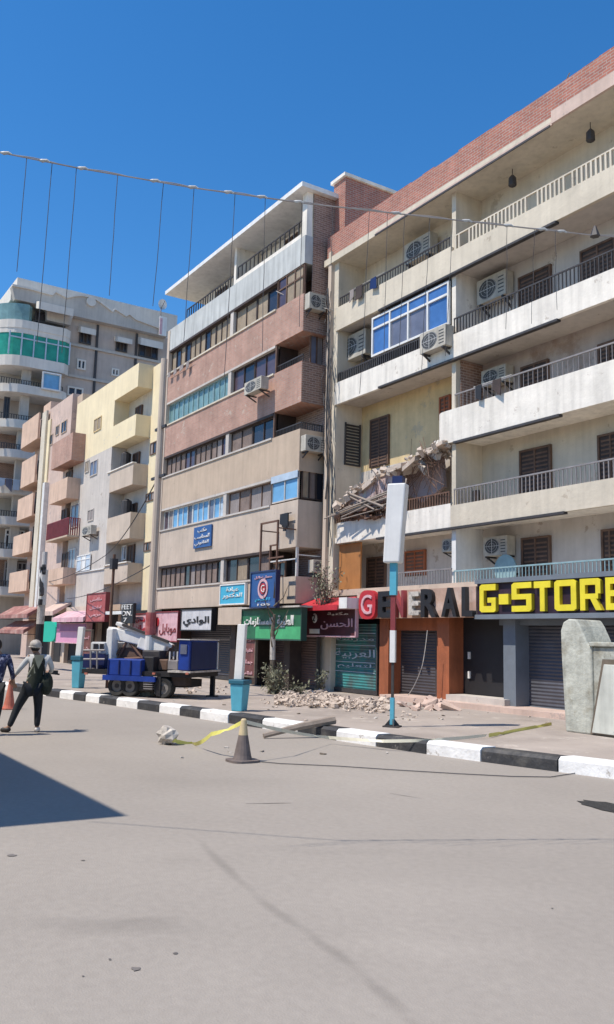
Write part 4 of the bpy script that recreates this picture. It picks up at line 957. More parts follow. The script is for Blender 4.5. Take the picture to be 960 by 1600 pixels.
c_ = XG_(138, 476); gp(MB().tube([(XG+.7, c_[0], c_[1]), (XG+.9, c_[0], c_[1])], .42, 12), 'rosette', 'stonelight')
# left street wing behind the bays
gp(MB().box(XG-14, XG-2.2, yl-.1, y0g-.6, ZP, 29.2), 'wall', 'stone')
zl = [XG_(30, y)[1] for y in (512, 571, 612, 667, 713, 769, 817, 867, 925)]
bay_y1 = XG_(104, 560)[0]
def bay(z0, z1, m, name, y1=bay_y1, r=2.6, x=XG+1.2, inset=0, yl_=9.0, lab=None):
    yc = XG_(10, 560)[0]
    pts = [(XG-2.2, y1), (x-.4-inset, y1-.01), (x-inset, y1-.5)]
    n = 8
    yc0 = yc+1.4
    pts += [(x-inset-r*(1-math.cos(a)), yc0-r*math.sin(a)) for a in np.linspace(0, math.pi/2, n)]+[(XG-2.2, yc0-r-.0)]
    b = MB(); b.prism(pts, 'z', z0, z1); return part(b, name, m, B6, lab)
heights = [1.0, 1.55, 1.0, 1.0, .9, .9, .9, .9, .9]
for k, z in enumerate(zl): bay(z-.35, z+.35*heights[k], 'stonelight' if k != 1 else 'pinkish' if False else 'stonelight', 'balcony_parapet')
# glazed floors of the rounded bay
zA = XG_(50, 480)[1]; bay(zl[0]+.35, XG_(28, 478)[1], 'gl_teal', 'glazed_bay', inset=.35, y1=XG_(48, 500)[0])
g_ = bay(zl[1]+.5, XG_(50, 530)[1], 'gl_green', 'glazed_bay', inset=.12, lab='green glazing of the rounded bay')
b = MB(); yy = XG_(8, 545)[0]
k = 0
while yy < bay_y1-.1: b.box(XG+1.08, XG+1.16, yy, yy+.1, zl[1]+.5, XG_(50, 530)[1]); yy += 1.0
b.box(XG+1.08, XG+1.15, XG_(8, 545)[0], bay_y1-.05, XG_(50, 537)[1]-.1, XG_(50, 537)[1])
part(b, 'glazing_bars', 'palesheet', g_)
bay(XG_(50, 530)[1], zl[0]-.35, 'stonelight', 'bay_wall', inset=.05)
for k in range(2, 9):
    z1_ = zl[k-1]-.35
    gp(MB().box(XG-2.2, XG-1.9, yl-1.5, bay_y1, zl[k], z1_), 'loggia_wall', ['darkbrick', 'darkbrick', 'stone', 'stonebrown'][k % 4])
    gp(MB().box(XG-.2, XG+.3, XG_(36, 640)[0]-.3, XG_(36, 640)[0]+.4, zl[k]+.3, z1_), 'column', 'stone')
    railing(B6, 'x', XG+.9, 10.5, bay_y1-.4, zl[k]+.3, zl[k]+.8, 'iron', .2, .03)
window(B6, 'x', XG-.1, XG_(2, 920)[0], XG_(34, 900)[0], zl[7]+.5, zl[6]-.6, 5, 'whiteiron', 'gl_dark', .1, .1, True)
window(B6, 'x', XG-.1, XG_(2, 960)[0], XG_(38, 945)[0], zl[8]+.4, zl[7]-.6, 5, 'greyiron', 'gl_dark', .1, .1, True)
window(B6, 'x', XG-.1, XG_(1, 700)[0], XG_(12, 680)[0], zl[3]+.5, zl[2]-.6, 2, 'iron', 'gl_dark', .1, .1)
p0_, p1_ = XG_(58, 610), XG_(86, 628)
f_ = window(B6, 'x', XG+1.25, p0_[0], p1_[0], zl[2]+.2, zl[2]+1.7, 1, 'whiteclean', 'bluesheet', .12, .2); f_['label'] = 'pale blue box window on the balcony'
# main face windows, awnings and string courses
for (a, c_, d_, e_) in ((120, 562, 134, 578), (174, 576, 186, 588), (105, 605, 130, 620)):
    w0 = XG_(a, (c_+e_)/2); w1 = XG_(d_, (c_+e_)/2); t_ = XG_((a+d_)/2, c_)[1]; u_ = XG_((a+d_)/2, e_)[1]
    window(B6, 'x', XG, w0[0], w1[0], u_, t_, 2, 'stonelight', 'gl_dark', .14, .12)
for z in (XG_(150, 548)[1], XG_(150, 600)[1]+.2): gp(MB().box(XG, XG+.18, bay_y1+.2, y1g+1.4, z, z+.22), 'string_course', 'stone')
for px in (151, 213): y_ = XG_(px, 540)[0]; gp(MB().box(XG, XG+.12, y_-.1, y_+.1, ZP, zc0-.1), 'drain_pipe', 'iron')
for (p0, q0, p1, q1) in ((122, 512, 146, 538), (179, 528, 202, 550), (215, 530, 250, 560), (52, 485, 106, 508)):
    a, c_ = XG_(p0, q0), XG_(p1, q0); u_ = XG_((p0+p1)/2, q1)[1]; t_ = XG_((p0+p1)/2, q0)[1]; xx = XG+.7
    hh = (t_-u_)
    o_ = gp(MB().prism([(XG+.02, t_), (XG+.9, t_-hh*.2), (XG+.9, t_-hh*.55), (XG+.02, t_-hh*.35)], 'y', a[0], c_[0]), 'window_awning', 'stonelight') if p0 != 52 else gp(MB().prism([(XG+.8, t_+.2), (XG+1.8, t_-.1), (XG+1.8, t_-.75), (XG+.8, t_-.4)], 'y', a[0], c_[0]), 'window_awning', 'stonelight')
    window(B6, 'x', XG+.03 if p0 != 52 else XG+.1, a[0]+.15, c_[0]-.15, u_, t_-.35, 3, 'iron', ['gl_dark', 'darkbrown'], .12, .1)
# satellite dish and mast on its roof
p = Xp(252, 482, XG-.5); r = empty('satellite_dish', tuple(p), 'white satellite dish at the right roof edge of the tall grey stone building', 'dish')
b = MB(); n = 14; v = [(p[0], p[1], p[2])]+[(p[0]+.35, p[1]+.42*math.cos(6.283*k/n), p[2]+.3+.5*math.sin(6.283*k/n)) for k in range(n)]
b.add(v+[(x-.05, y, z) for x, y, z in v], [(0, 1+k, 1+(k+1) % n) for k in range(n)]+[(n+1, n+2+(k+1) % n, n+2+k) for k in range(n)]); part(b, 'reflector', 'whiteclean', r)
part(MB().tube([(p[0], p[1], 28.8), (p[0]-.02, p[1], p[2]+.2)], .06, 6), 'mast', 'greyiron', r)
part(MB().tube([(p[0], p[1], p[2]), (p[0]+.9, p[1], p[2]+.5)], .03, 5), 'feed_arm', 'greyiron', r)
p = Xp(255, 505, XG+.9); r = empty('wall_banner', (p[0], p[1], p[2]-1.2), 'narrow white and red banner at the right roof corner of the tall grey building', 'banner')
part(MB().box(p[0], p[0]+.08, p[1]-.35, p[1]+.35, p[2]-1.2, p[2]+.6), 'cloth', 'whiteclean', r); part(MB().box(p[0]+.09, p[0]+.11, p[1]-.35, p[1]-.1, p[2]-1.1, p[2]+.4), 'stripe', 'pinklight', r)
# washing on a balcony
p = Xp(22, 757, XG+1.5); r = empty('washing_line', (p[0], p[1], p[2]-.6), 'pale blue washing hung along a dark balcony of the tall grey building', 'washing')
b = MB(); random.seed(9); part(MB().tube([(p[0], p[1]-2.6, p[2]+.4), (p[0], p[1]+3, p[2]+.4)], .03, 4), 'line', 'whiteiron', r)
for k in range(9): y = p[1]-2.4+k*.58; b.prism([(y, p[2]+.4), (y+.5, p[2]+.4), (y+.5, p[2]-random.uniform(.1, .7)), (y, p[2]-random.uniform(.1, .7))], 'x', p[0]+k*.01, p[0]+.06+k*.01, k % 2)
part(b, 'laundry', ['palesheet', 'gl_slate'], r)

# opposite building, its corner throws the pointed shadow on the road
B7 = empty('corner_building', (-25, -6, 0), 'plain cream building across the road whose square corner throws the blue shadow', 'building')
part(MB().box(-45, -9.74, -12, -1.0, 0, 8.0), 'wall', 'cream', B7)
part(MB().box(-45, -9.72, -12, -.98, 7.75, 8.02), 'parapet', 'white', B7)
for k in range(6):
    for z in (1.2, 4.6):
        x = -43+k*5.6; f = MB(); f.box(x, x+1.5, -1.0, -.94, z, z+1.6); wf = part(f, 'window', 'brownwood', B7); part(MB().box(x+.1, x+1.4, -.94, -.92, z+.1, z+1.5), 'pane', 'gl_dark', wf)
# ================================================================ shops at the far left
LS = 'signs and awnings on the far shops'
g, q = sign_px('shop_sign', 'faded red square sign board on a post over the pink awning', 'sign', (136, 928, 165, 970), 15.0, 'fadedred', t=.2, group=LS, frame='darkred')
x0, x1, z0, z1 = q
for k in range(3): lettering(ar(['ملابس', 'اطفال', 'حريمي'][k]), (x0+x1)/2, 15.0, z1-.3-k*.42, (x1-x0)*.6, .2, 'pinklight', g)
part(MB().box(x0+.4, x0+.5, 15.2, 16.05, (z0+z1)/2, (z0+z1)/2+.08), 'bracket', 'iron', g)
g, q = sign_px('shop_sign', 'black sign with big white capitals FEET and ON right of the red square sign', 'sign', (190, 943, 208, 974), 15.1, 'black', t=.15, group=LS)
x0, x1, z0, z1 = q; W_, H_ = x1-x0, z1-z0
lettering('FEET', (x0+x1)/2, 15.1, z0+H_*.83, W_*.9, H_*.24, 'whiteclean', g); lettering('ON.', (x0+x1)/2, 15.1, z0+H_*.5, W_*.9, H_*.24, 'whiteclean', g); lettering('7', x0+W_*.4, 15.1, z0+H_*.17, W_*.3, H_*.22, 'whiteclean', g)
g, q = sign_px('shop_sign', 'crimson and pink sign just left of the pale sign with a red disc', 'sign', (209, 960, 237, 990), 15.6, 'pinklight', t=.2, group=LS, frame='darkred')
x0, x1, z0, z1 = q; W_, H_ = x1-x0, z1-z0; lettering(ar('شحن'), x0+W_*.4, 15.6, z0+H_*.7, W_*.5, H_*.3, 'red', g); lettering(ar('اتصالات'), x0+W_*.45, 15.6, z0+H_*.3, W_*.7, H_*.3, 'red', g)
g, q = sign_px('shop_sign', 'bright pink fascia with mauve lower half behind the jade green sign', 'sign', (88, 975, 135, 1004), 15.5, 'pink', t=.3, group=LS, frame='pinklight')
x0, x1, z0, z1 = q; part(MB().box(x0, x1, 15.44, 15.498, z1-.4, z1), 'upper_band', 'purple', g)
g, q = sign_px('shop_sign', 'jade green rounded cloth sign on the utility pole behind the walking man', 'sign', (61, 972, 88, 1002), 12.2, 'jade', t=.01, group=LS)
x0, x1, z0, z1 = q; W_, H_ = x1-x0, z1-z0
b = MB(); b.prism([(x0+W_*(.5+.53*math.copysign(abs(math.cos(t))**.55, math.cos(t))), z0+H_*(.5+.53*math.copysign(abs(math.sin(t))**.55, math.sin(t)))) for t in np.linspace(0, 6.283, 25)[:-1]], 'y', 12.14, 12.2); part(b, 'cloth', 'jade', g)
part(MB().tube([(x0, 12.24, z1+.5), (x0, 12.24, .2)], .04, 6), 'post', 'iron', g)
g, q = sign_px('poster_board', 'tall maroon poster board with rows of writing beside the pink fascia', 'sign', (121, 985, 142, 1042), 13.5, 'brownred', group=LS, frame='twig')
x0, x1, z0, z1 = q
for k in range(4): lettering(ar(['احذية', 'شنط', 'جزم', 'هدوم'][k]), (x0+x1)/2, 13.5, z1-.35-k*.5, (x1-x0)*.7, .2, 'pinklight', g)
part(MB().box(x0+.1, x0+.18, 13.5, 13.56, .2, z0), 'leg', 'iron', g); part(MB().box(x1-.18, x1-.1, 13.5, 13.56, .2, z0), 'leg', 'iron', g)
for px, lab, m in (((2, 952, 48, 966), 'upper faded red awning of the far left shops', 'dustred'), ((4, 976, 42, 990), 'lower dusty pink awning of the far left shops', 'dustred'), ((66, 948, 88, 962), 'dusty tan awning between the pole and the pink fascia', 'pinkish'), ((88, 958, 136, 972), 'thin pale pink awning above the bright pink fascia', 'pinklight')):
    x0, x1, z0, z1 = drect(*px, 15.2)
    r = empty('awning', ((x0+x1)/2, 15.2, z0), lab, 'awning', 'cloth awnings over the far shops')
    part(MB().prism([(15.0, z0), (15.0, z0+.25), (16.08, z1+.3), (16.08, z1+.15)], 'x', x0, x1), 'cover', m, r)
    for xx in (x0+.05, x1-.1): part(MB().box(xx, xx+.05, 15.02, 16.08, z0-.04, z0), 'support_arm', 'iron', r)
g, q = sign_px('shop_sign', 'thin white strip sign above the truck boom', 'sign', (165, 955, 190, 960), 15.0, 'whiteclean', group=LS)
part(MB().box(q[0]+.2, q[0]+.26, 15.08, 16.2, q[2]+.02, q[2]+.08), 'bracket', 'iron', g)

# ================================================================ poles
def on_line(px, py, z=ZP): return Gp(px, py, z)
def upole(px, py, ytop, label, r0, r1, m, segs=()):
    p = on_line(px, py); X, Y = p[0], p[1]
    d = ray(px+(py-ytop)*.028, ytop); k = math.hypot(X, Y)/math.hypot(d[0], d[1]); zt = HC+d[2]*k
    r = empty('utility_pole', (X, Y, ZP), label, 'pole'); part(MB().tube([(X, Y, ZP), (X, Y, zt)], [r0, r1], 10), 'shaft', m, r)
    def zat(y): dd = ray(px+(py-y)*.028, y); return HC+dd[2]*math.hypot(X, Y)/math.hypot(dd[0], dd[1])
    for (y0, y1, mm, ex, nm) in segs: part(MB().tube([(X, Y, zat(y1)), (X, Y, zat(y0))], [r0+ex, r0+ex], 12), nm, mm, r)
    return r, X, Y, zt, zat
upr, UX, UY, UZ, zat = upole(230, 1087, 560, 'tall pale utility pole with red, white and black painted bands in front of the truck', .125, .10, 'tan2',
    [(957, 992, 'fadedred', .03, 'red_band'), (992, 1033, 'whiteclean', .015, 'white_band'), (1033, 1066, 'black', .03, 'black_band'), (1066, 1087, 'concrete', .09, 'concrete_footing')])
b = MB(); b.box(UX-.5, UX+.5, UY-.03, UY+.03, zat(745)-.04, zat(745)+.04); b.box(UX-.4, UX+.4, UY-.03, UY+.03, zat(668)-.04, zat(668)+.04); part(b.box(UX-.02, UX+.02, UY-.02, UY+.02, zat(745), zat(668)), 'cross_arm', 'iron', upr)
upl, LX, LY, LZ, zal = upole(57, 1062, 862, 'peeling cream and white utility pole behind the walking man in the white helmet', .12, .10, 'polepaint',
    [(890, 945, 'whiteclean', .05, 'white_band'), (945, 975, 'bag', .03, 'base_band'), (975, 1010, 'black', .03, 'black_band')])
random.seed(8)
for k in range(7):
    y = random.uniform(860, 990); x = LX+random.uniform(.05, .35); z = zal(y); b = MB().rbox((x, LY-.1, z), (random.uniform(.08, .22), .12, random.uniform(.12, .4)), (0, random.uniform(-.4, .4), 0)); part(b, 'cable_box', 'iron', upl)
p = Gp(167, 1075, ZP); r = empty('sign_post', (p[0], p[1], ZP), 'thin dark post with small meter boxes rising behind the truck', 'pole')
zt = Yp(170, 868, p[1])[2]; part(MB().tube([(p[0], p[1], ZP), (p[0], p[1], zt)], .05, 6), 'shaft', 'rebar', r)
part(MB().box(p[0]-.12, p[0]+.12, p[1]-.1, p[1]+.1, zt-.5, zt-.15), 'box', 'iron', r)

# ---- white light boxes on teal pedestals
GL = 'white light boxes on teal posts along the kerb'
vr = math.atan2(.964, .265)-math.pi/2
def lbox_low(px, py, label, top, wpx=16):
    p = on_line(px, py); X, Y = p[0], p[1]
    D_ = math.hypot(X, Y); s = D_/1353*1.0
    r = empty('light_box', (X, Y, ZP), label, 'light box', GL, rz=math.radians(32))
    h1 = 47*s; 
    b = MB(); b.add([(-.14, -.14, 0), (.14, -.14, 0), (.14, .14, 0), (-.14, .14, 0), (-.18, -.18, h1*.86), (.18, -.18, h1*.86), (.18, .18, h1*.86), (-.18, .18, h1*.86)], [(0, 1, 5, 4), (1, 2, 6, 5), (2, 3, 7, 6), (3, 0, 4, 7), (4, 5, 6, 7), (3, 2, 1, 0)]); part(b, 'pedestal', 'teal', r, local=True, bevel=.02)
    b = MB(); b.box(-.21, .21, -.21, .21, h1*.86, h1); part(b, 'pedestal_cap', 'tealdark', r, local=True, bevel=.02)
    h2 = (py-top)*s; b = MB(); b.add([(-.15, -.06, h1), (.07, -.06, h1), (.07, .06, h1), (-.15, .06, h1), (-.1, -.06, h2), (.12, -.06, h2), (.12, .06, h2), (-.1, .06, h2)], [(0, 1, 5, 4), (1, 2, 6, 5), (2, 3, 7, 6), (3, 0, 4, 7), (4, 5, 6, 7), (3, 2, 1, 0)]); part(b, 'box', 'whiteclean', r, local=True, bevel=.015)
    return r
lbox_low(374, 1111, 'narrow white light box on a teal pedestal beside the faded cone', 980)
lbox_low(122, 1075, 'narrow white light box on a teal pedestal left of the blue truck', 985)
p = on_line(613, 1136); X, Y = p[0], p[1]
r = empty('light_box', (X, Y, ZP), 'tall tapered white light box on a thin teal post in front of the GENERAL shop', 'light box', GL, rz=math.radians(35))
def zp_(px, py): return HC+ray(px, py)[2]*math.hypot(X, Y)/math.hypot(*ray(px, py)[:2])-ZP
zb1, zb2 = zp_(620, 880), zp_(625, 757)
b = MB(); b.add([(-.20, -.15, zb1), (.16, -.15, zb1), (.16, .15, zb1), (-.20, .15, zb1), (-.12, -.15, zb2), (.28, -.15, zb2), (.28, .15, zb2), (-.12, .15, zb2)], [(0, 1, 5, 4), (1, 2, 6, 5), (2, 3, 7, 6), (3, 0, 4, 7), (4, 5, 6, 7), (3, 2, 1, 0)]); part(b, 'box', 'whiteclean', r, local=True, bevel=.03)
part(MB().box(-.02, .2, -.12, .12, zb2, zb2+.16), 'top_fitting', 'navy', r, local=True)
part(MB().box(-.07, .07, -.06, .06, zp_(615, 930), zb1), 'upper_post', 'teal', r, local=True); part(MB().box(-.05, .05, -.04, .04, zp_(615, 985), zp_(615, 930)), 'middle_post', 'darkred', r, local=True)
part(MB().box(-.04, .04, -.04, .04, .05, zp_(615, 1090)), 'lower_post', 'teal', r, local=True); part(MB().box(-.025, .025, -.025, .025, zp_(615, 1090), zp_(615, 1035)), 'dark_post', 'iron', r, local=True)
part(MB().box(-.055, .055, -.05, .05, zp_(615, 1035), zp_(615, 985)), 'small_box', 'whiteclean', r, local=True)
b = MB()
for k in range(4):
    a = k*math.pi/2+.4; c, s_ = math.cos(a), math.sin(a); b.add([(0, 0, .22), (c*.16, s_*.16, .03), (c*.16-s_*.02, s_*.16+c*.02, .03), (-s_*.02, c*.02, .22), (0, 0, .0), (c*.16, s_*.16, 0), (c*.16-s_*.02, s_*.16+c*.02, 0), (-s_*.02, c*.02, 0)], [(0, 1, 2, 3), (0, 4, 5, 1), (1, 5, 6, 2), (2, 6, 7, 3), (3, 7, 4, 0), (4, 7, 6, 5)])
part(b.box(-.16, .16, -.16, .16, 0, .03), 'base_plate', 'iron', r, local=True)

# ================================================================ boom truck
P0 = Vector(tuple(Gp(298, 1094, ZP))); tdir = Vector((-.778, -.628, 0)); nd = Vector((-.628, .778, 0))
P0 = P0-tdir*0
T = empty('boom_truck', tuple(P0), 'blue flatbed truck with a folded white crane boom standing behind the kerb', 'truck', rz=math.atan2(.628, .778))
def Tp(px, py, dy=0.):
    d = Vector(tuple(ray(px, py))); c = Vector(tuple(CP)); P = P0+nd*dy; k = (P-c).dot(nd)/d.dot(nd); q = c+d*k-P0
    return -q.dot(tdir), q.z
def tb(b, px0, py0, px1, py1, y0, y1, m=0, z=None):
    a = Tp(px0, (py0+py1)/2, y0)[0]; c = Tp(px1, (py0+py1)/2, y0)[0]; zt = Tp((px0+px1)/2, py0, y0)[1]; zb = Tp((px0+px1)/2, py1, y0)[1]
    if z: zb, zt = z
    return b.box(a, c, y0, y1, zb, zt, m)
def tpart(b, n, m, par=None, bevel=0.): return part(b, n, m, par or T, local=True, bevel=bevel)
zdk = Tp(290, 1051)[1]
tpart(tb(MB(), 128, 1050, 297, 1050, .05, 1.95, z=(zdk-.14, zdk-.01)), 'chassis', 'black')
tpart(tb(MB(), 262, 1050, 298, 1050, -.02, 2.0, z=(zdk-.01, zdk+.04)), 'platform', 'bag')
b = tb(MB(), 168, 1030, 221, 1056, 0, 1.5, z=(zdk-.15, Tp(195, 1030)[1])); bed = tpart(b, 'bed', 'truckblue', bevel=.02)
for px in (168, 185, 203, 219): tpart(tb(MB(), px, 1030, px+1.5, 1056, -.03, -.002, z=(zdk-.12, Tp(195, 1030)[1]-.03)), 'bed_rib', 'navy', bed)
tpart(tb(MB(), 160, 1056, 242, 1064, -.04, .05), 'side_skirt', 'truckblue')
tpart(tb(MB(), 130, 1022, 163, 1044, .4, 2.0), 'equipment_box', 'navy'); tpart(tb(MB(), 141, 1003, 164, 1022, .5, 1.9), 'front_cab', 'shirtpale', bevel=.05)
b = tb(MB(), 146, 1006, 153, 1016, .47, .49); tb(b, 156, 1006, 162, 1016, .47, .49); tpart(b, 'cab_window', 'gl_dark')
# rear blue cab
cb = tpart(tb(MB(), 279, 1000, 296, 1048, 0, 1.9), 'cab', 'truckblue', bevel=.03)
xq = Tp(296, 1020)[0]; tpart(MB().box(xq+.002, xq+.03, .1, 1.8, zdk+.08, Tp(290, 1003)[1]), 'shade_panel', 'navy', cb)  # shade of the cab's end face painted as a darker navy skin
tpart(tb(MB(), 282, 1007, 292, 1022, -.03, -.002), 'cab_window', 'gl_slate', cb)
tpart(tb(MB(), 277, 998.5, 297, 1000, -.05, 1.95), 'cab_roof', 'whiteiron', cb); tpart(MB().box(xq+.002, xq+.04, 1.84, 1.9, zdk+.06, Tp(290, 1003)[1]), 'corner_post', 'whiteiron', cb)
tpart(tb(MB(), 172, 1060, 292, 1072, .5, 1.5), 'undercarriage', 'black')
tpart(tb(MB(), 214, 1064, 240, 1080, .15, .5), 'fuel_tank', 'iron', bevel=.04)
tpart(tb(MB(), 268, 1056, 290, 1072, .2, .6), 'tool_box', 'darkbrown', bevel=.02)
for px in (132, 238, 290): tpart(tb(MB(), px, 1051, px+4, 1054, -.05, .0), 'marker_lamp', 'coneorange')
tpart(tb(MB(), 262, 1032, 278, 1047, .3, .8), 'control_box', 'greyiron', bevel=.02)
for (p_, y_) in ((264, .4), (270, .9), (276, .5)): tpart(tb(MB(), p_, 1018, p_+1.5, 1047, y_, y_+.05), 'lever', 'whiteiron')
tpart(tb(MB(), 222, 1016, 250, 1030, .5, 1.1), 'motor', 'iron', bevel=.04)
# boom
def tq(px, py, y): a = Tp(px, py, y); return Vector((a[0], y, a[1]))
def beam(b, p, q, y, wy, tz, m=0):
    a, c = tq(*p, y), tq(*q, y); t = tz/2; n = Vector((-(c.z-a.z), 0, c.x-a.x)).normalized()
    v = []
    for yy in (y-wy/2, y+wy/2):
        for s_, e in ((a, 1), (a, -1), (c, -1), (c, 1)): v.append((s_.x+n.x*t*e, yy, s_.z+n.z*t*e))
    return b.add(v, [(0, 1, 2, 3), (7, 6, 5, 4), (0, 4, 5, 1), (1, 5, 6, 2), (2, 6, 7, 3), (3, 7, 4, 0)], m)
tpart(tb(MB(), 165, 982, 175, 1046, .6, .95), 'pedestal', 'whiteclean', bevel=.03)
bm_ = tpart(beam(MB(), (172, 988), (232, 1001), 1.0, .34, .34), 'lower_boom', 'whiteclean', bevel=.03)
tpart(beam(MB(), (222, 1001), (262, 1017), 1.0, .4, .44), 'boom_elbow', 'whiteclean', bevel=.04)
tpart(beam(MB(), (184, 974), (270, 1010), .9, .2, .11), 'upper_boom', 'whiteclean', bevel=.02)
tpart(beam(MB(), (192, 976), (264, 1003), .78, .08, .07), 'hydraulic_ram', 'iron')
b = MB()
for (p, q) in (((184, 1030), (200, 1000)), ((200, 1000), (224, 1030)), ((176, 1030), (190, 1012)), ((184, 1030), (224, 1028)), ((215, 1000), (245, 1030)), ((255, 1030), (272, 1008))): b.tube([tq(*p, .9), tq(*q, .9)], .045, 5)
tpart(b, 'support_strut', 'rebar')
tpart(tb(MB(), 188, 1012, 220, 1030, .95, 1.6), 'crane_base', 'brownwood'); tpart(tb(MB(), 224, 1026, 240, 1056, .2, 1.6), 'hydraulic_tank', 'black', bevel=.03)
tpart(tb(MB(), 242, 1030, 262, 1048, .5, 1.4), 'winch_housing', 'brownwood', bevel=.04)
b = MB()
for px in (142, 152): b.tube([tq(px, 1045, .2), tq(px, 1015, .2)], .03, 5)
b.tube([tq(131, 1016, .2), tq(164, 1016, .2)], .03, 5); b.tube([tq(131, 1030, .2), tq(164, 1030, .2)], .03, 5); tpart(b, 'guard_rail', 'greyiron')
b = MB()
for k in range(6): tb(b, 224+k*.01, 1058+k*3.5, 238, 1059.5+k*3.5, -.02, .1)
tpart(b, 'step_ladder', 'greyiron')
def wheel(px, y, r_=.29):
    x = Tp(px, 1070, y)[0]; w_ = MB(); n = 20; prof = [(-.13, .6), (-.15, .92), (-.11, 1.0), (.11, 1.0), (.15, .92), (.13, .6)]
    v = [(x+r_*q*math.cos(6.283*k/n), y+o, r_+r_*q*math.sin(6.283*k/n)) for k in range(n) for o, q in prof]; L_ = len(prof)
    w_.add(v, [(k*L_+j, k*L_+j+1, ((k+1) % n)*L_+j+1, ((k+1) % n)*L_+j) for k in range(n) for j in range(L_-1)]); o = tpart(w_, 'wheel', 'rubber')
    rm = MB(); rm.tube([(x, y-.1, r_), (x, y+.1, r_)], r_*.61, 16); tpart(rm, 'rim', 'rim', o); rm = MB(); rm.tube([(x, y-.13, r_), (x, y-.1, r_)], r_*.22, 10); tpart(rm, 'hub', 'iron', o)
for px in (186, 206, 258): wheel(px, .22)
for px in (186, 206, 258): wheel(px, 1.7)
b = MB(); b.box(-.22, -.1, 1.7, 1.82, 0, zdk); o_ = tpart(b, 'outrigger_leg', 'black'); tpart(MB().box(-.3, -.02, 1.62, 1.9, 0, .04), 'foot', 'iron', o_)
b = MB(); tb(b, 245, 1052, 251, 1088, .05, .2); o_ = tpart(b, 'outrigger_leg', 'black')

# ================================================================ concrete enclosure at the right
Yc = Gp(884, 1143, ZP)[1]
r = empty('concrete_enclosure', tuple(Gp(905, 1146, ZP)), 'pale greenish weathered concrete enclosure with a tall rounded fin and recessed pale panel', 'concrete enclosure')
def pc(px, py, Y=Yc): p = Yp(px, py, Y); return (p[0], p[2])
pts = [pc(884, 1142), pc(881, 1090), pc(877, 1020), pc(876, 985), pc(880, 972), pc(888, 967), pc(900, 968), pc(906, 978), pc(912, 992), pc(918, 1006), (pc(925, 1010)[0], pc(918, 1010)[1])]
zt = pts[-1][1]; xe = pc(1040, 1100)[0]; pts[0] = (pts[0][0], ZP)
b = MB(); b.prism(pts+[(pc(925, 1010)[0], ZP)], 'y', Yc, Yc+.8); part(b, 'fin', 'greenstone', r, bevel=.03)
b = MB(); b.box(pc(925, 1010)[0]+.002, xe, Yc+.02, Yc+.8, ZP, zt); part(b, 'body', 'greenstone', r, bevel=.03)
b = MB(); b.box(pc(925, 1010)[0]-.05, xe+.05, Yc-.04, Yc+.85, zt, zt+.09); part(b, 'coping', 'greenstone', r, bevel=.02)
q = [pc(943, 1030), (xe-.2, pc(943, 1030)[1]), (xe-.2, ZP+.02), (pc(924, 1140)[0], ZP+.02)]
b = MB(); b.prism(q, 'y', Yc-.03, Yc+.01); part(b, 'panel_recess', 'twig', r)
q2 = [(q[0][0]+.05, q[0][1]-.10), (q[1][0]-.05, q[1][1]-.10), (q[2][0]-.05, q[2][1]+.03), (q[3][0]+.06, q[3][1]+.03)]
b = MB(); b.prism(q2, 'y', Yc-.06, Yc-.02); part(b, 'panel', 'panelpale', r, bevel=.01)

# ================================================================ cones, tape, rock, log, thin road line
def cone(x, y, z, h, label, mb_, mt, loc=None):
    r = empty('traffic_cone', (x, y, z), label, 'traffic cone', 'traffic cones on the road')
    b = MB(); n = 12
    b.prism([(x+.24*math.copysign(abs(math.cos(t))**.6, math.cos(t)), y+.24*math.copysign(abs(math.sin(t))**.6, math.sin(t))) for t in np.linspace(0, 6.283, 17)[:-1]], 'z', z, z+.035); part(b, 'base', mb_, r)
    b = MB(); b.tube([(x, y, z+.035), (x, y, z+.1), (x, y, z+h*.62)], [.155, .135, .075], 16); part(b, 'cone_body', mb_, r, smooth=False)
    b = MB(); b.tube([(x, y, z+h*.62), (x, y, z+h*.97), (x, y, z+h)], [.075, .045, .03], 16); part(b, 'upper_band', mt, r)
    return r
cg = Gp(379, 1190); hcone = Yp(382, 1123, cg[1])[2]
cone(cg[0], cg[1], 0, hcone, 'faded grey traffic cone with a yellowish top and tape tied round its tip', 'conegrey', 'coneyellow')
og = Gp(14, 1108); cone(og[0], og[1], 0, .72, 'orange traffic cone behind the walking man', 'coneorange', 'coneorange')
top = Vector((cg[0], cg[1], hcone-.04))
def ribbon(pts, wd, m, name, label, sag=0., tw=2.0):
    P_ = []; pts = [Vector(p) for p in pts]
    for i in range(len(pts)-1):
        for k in range(14): t = k/14; q_ = pts[i].lerp(pts[i+1], t); q_.z -= sag*4*t*(1-t)*(pts[i+1]-pts[i]).length*.1; q_.z = max(q_.z, .012); P_.append(q_)
    P_.append(pts[-1]); b = MB(); v = []
    for i, p_ in enumerate(P_):
        a = i*tw/10+random.uniform(-.2, .2); d = Vector((0, .25*math.sin(a), 1*abs(math.cos(a))+.15)).normalized()*wd/2; v += [tuple(p_+d), tuple(p_-d+Vector((0, 0, 0)))]
    v = [(x, y, max(z, .009)) for x, y, z in v]; n = len(v); v2 = [(x, y+.004, z+.001) for x, y, z in v]
    b.add(v+v2, [(2*i, 2*i+1, 2*i+3, 2*i+2) for i in range(len(P_)-1)]+[(n+2*i, n+2*i+2, n+2*i+3, n+2*i+1) for i in range(len(P_)-1)])
    return tagp(part(b, name, m), label, 'barrier tape', 'barrier tape around the works')
rk = Vector(tuple(Gp(262, 1163))); 
e1 = Vector(tuple(Gp(300, 1163))); ribbon([top, Vector(tuple(Yp(330, 1147, 6.6))), e1, rk+Vector((.2, 0, .1))], .07, 'tapeyellow', 'barrier_tape', 'yellow barrier tape running from the cone tip left to the pale stone', .3)
def onk(px, py, z): return Vector(tuple(Gp(px, py, z)))
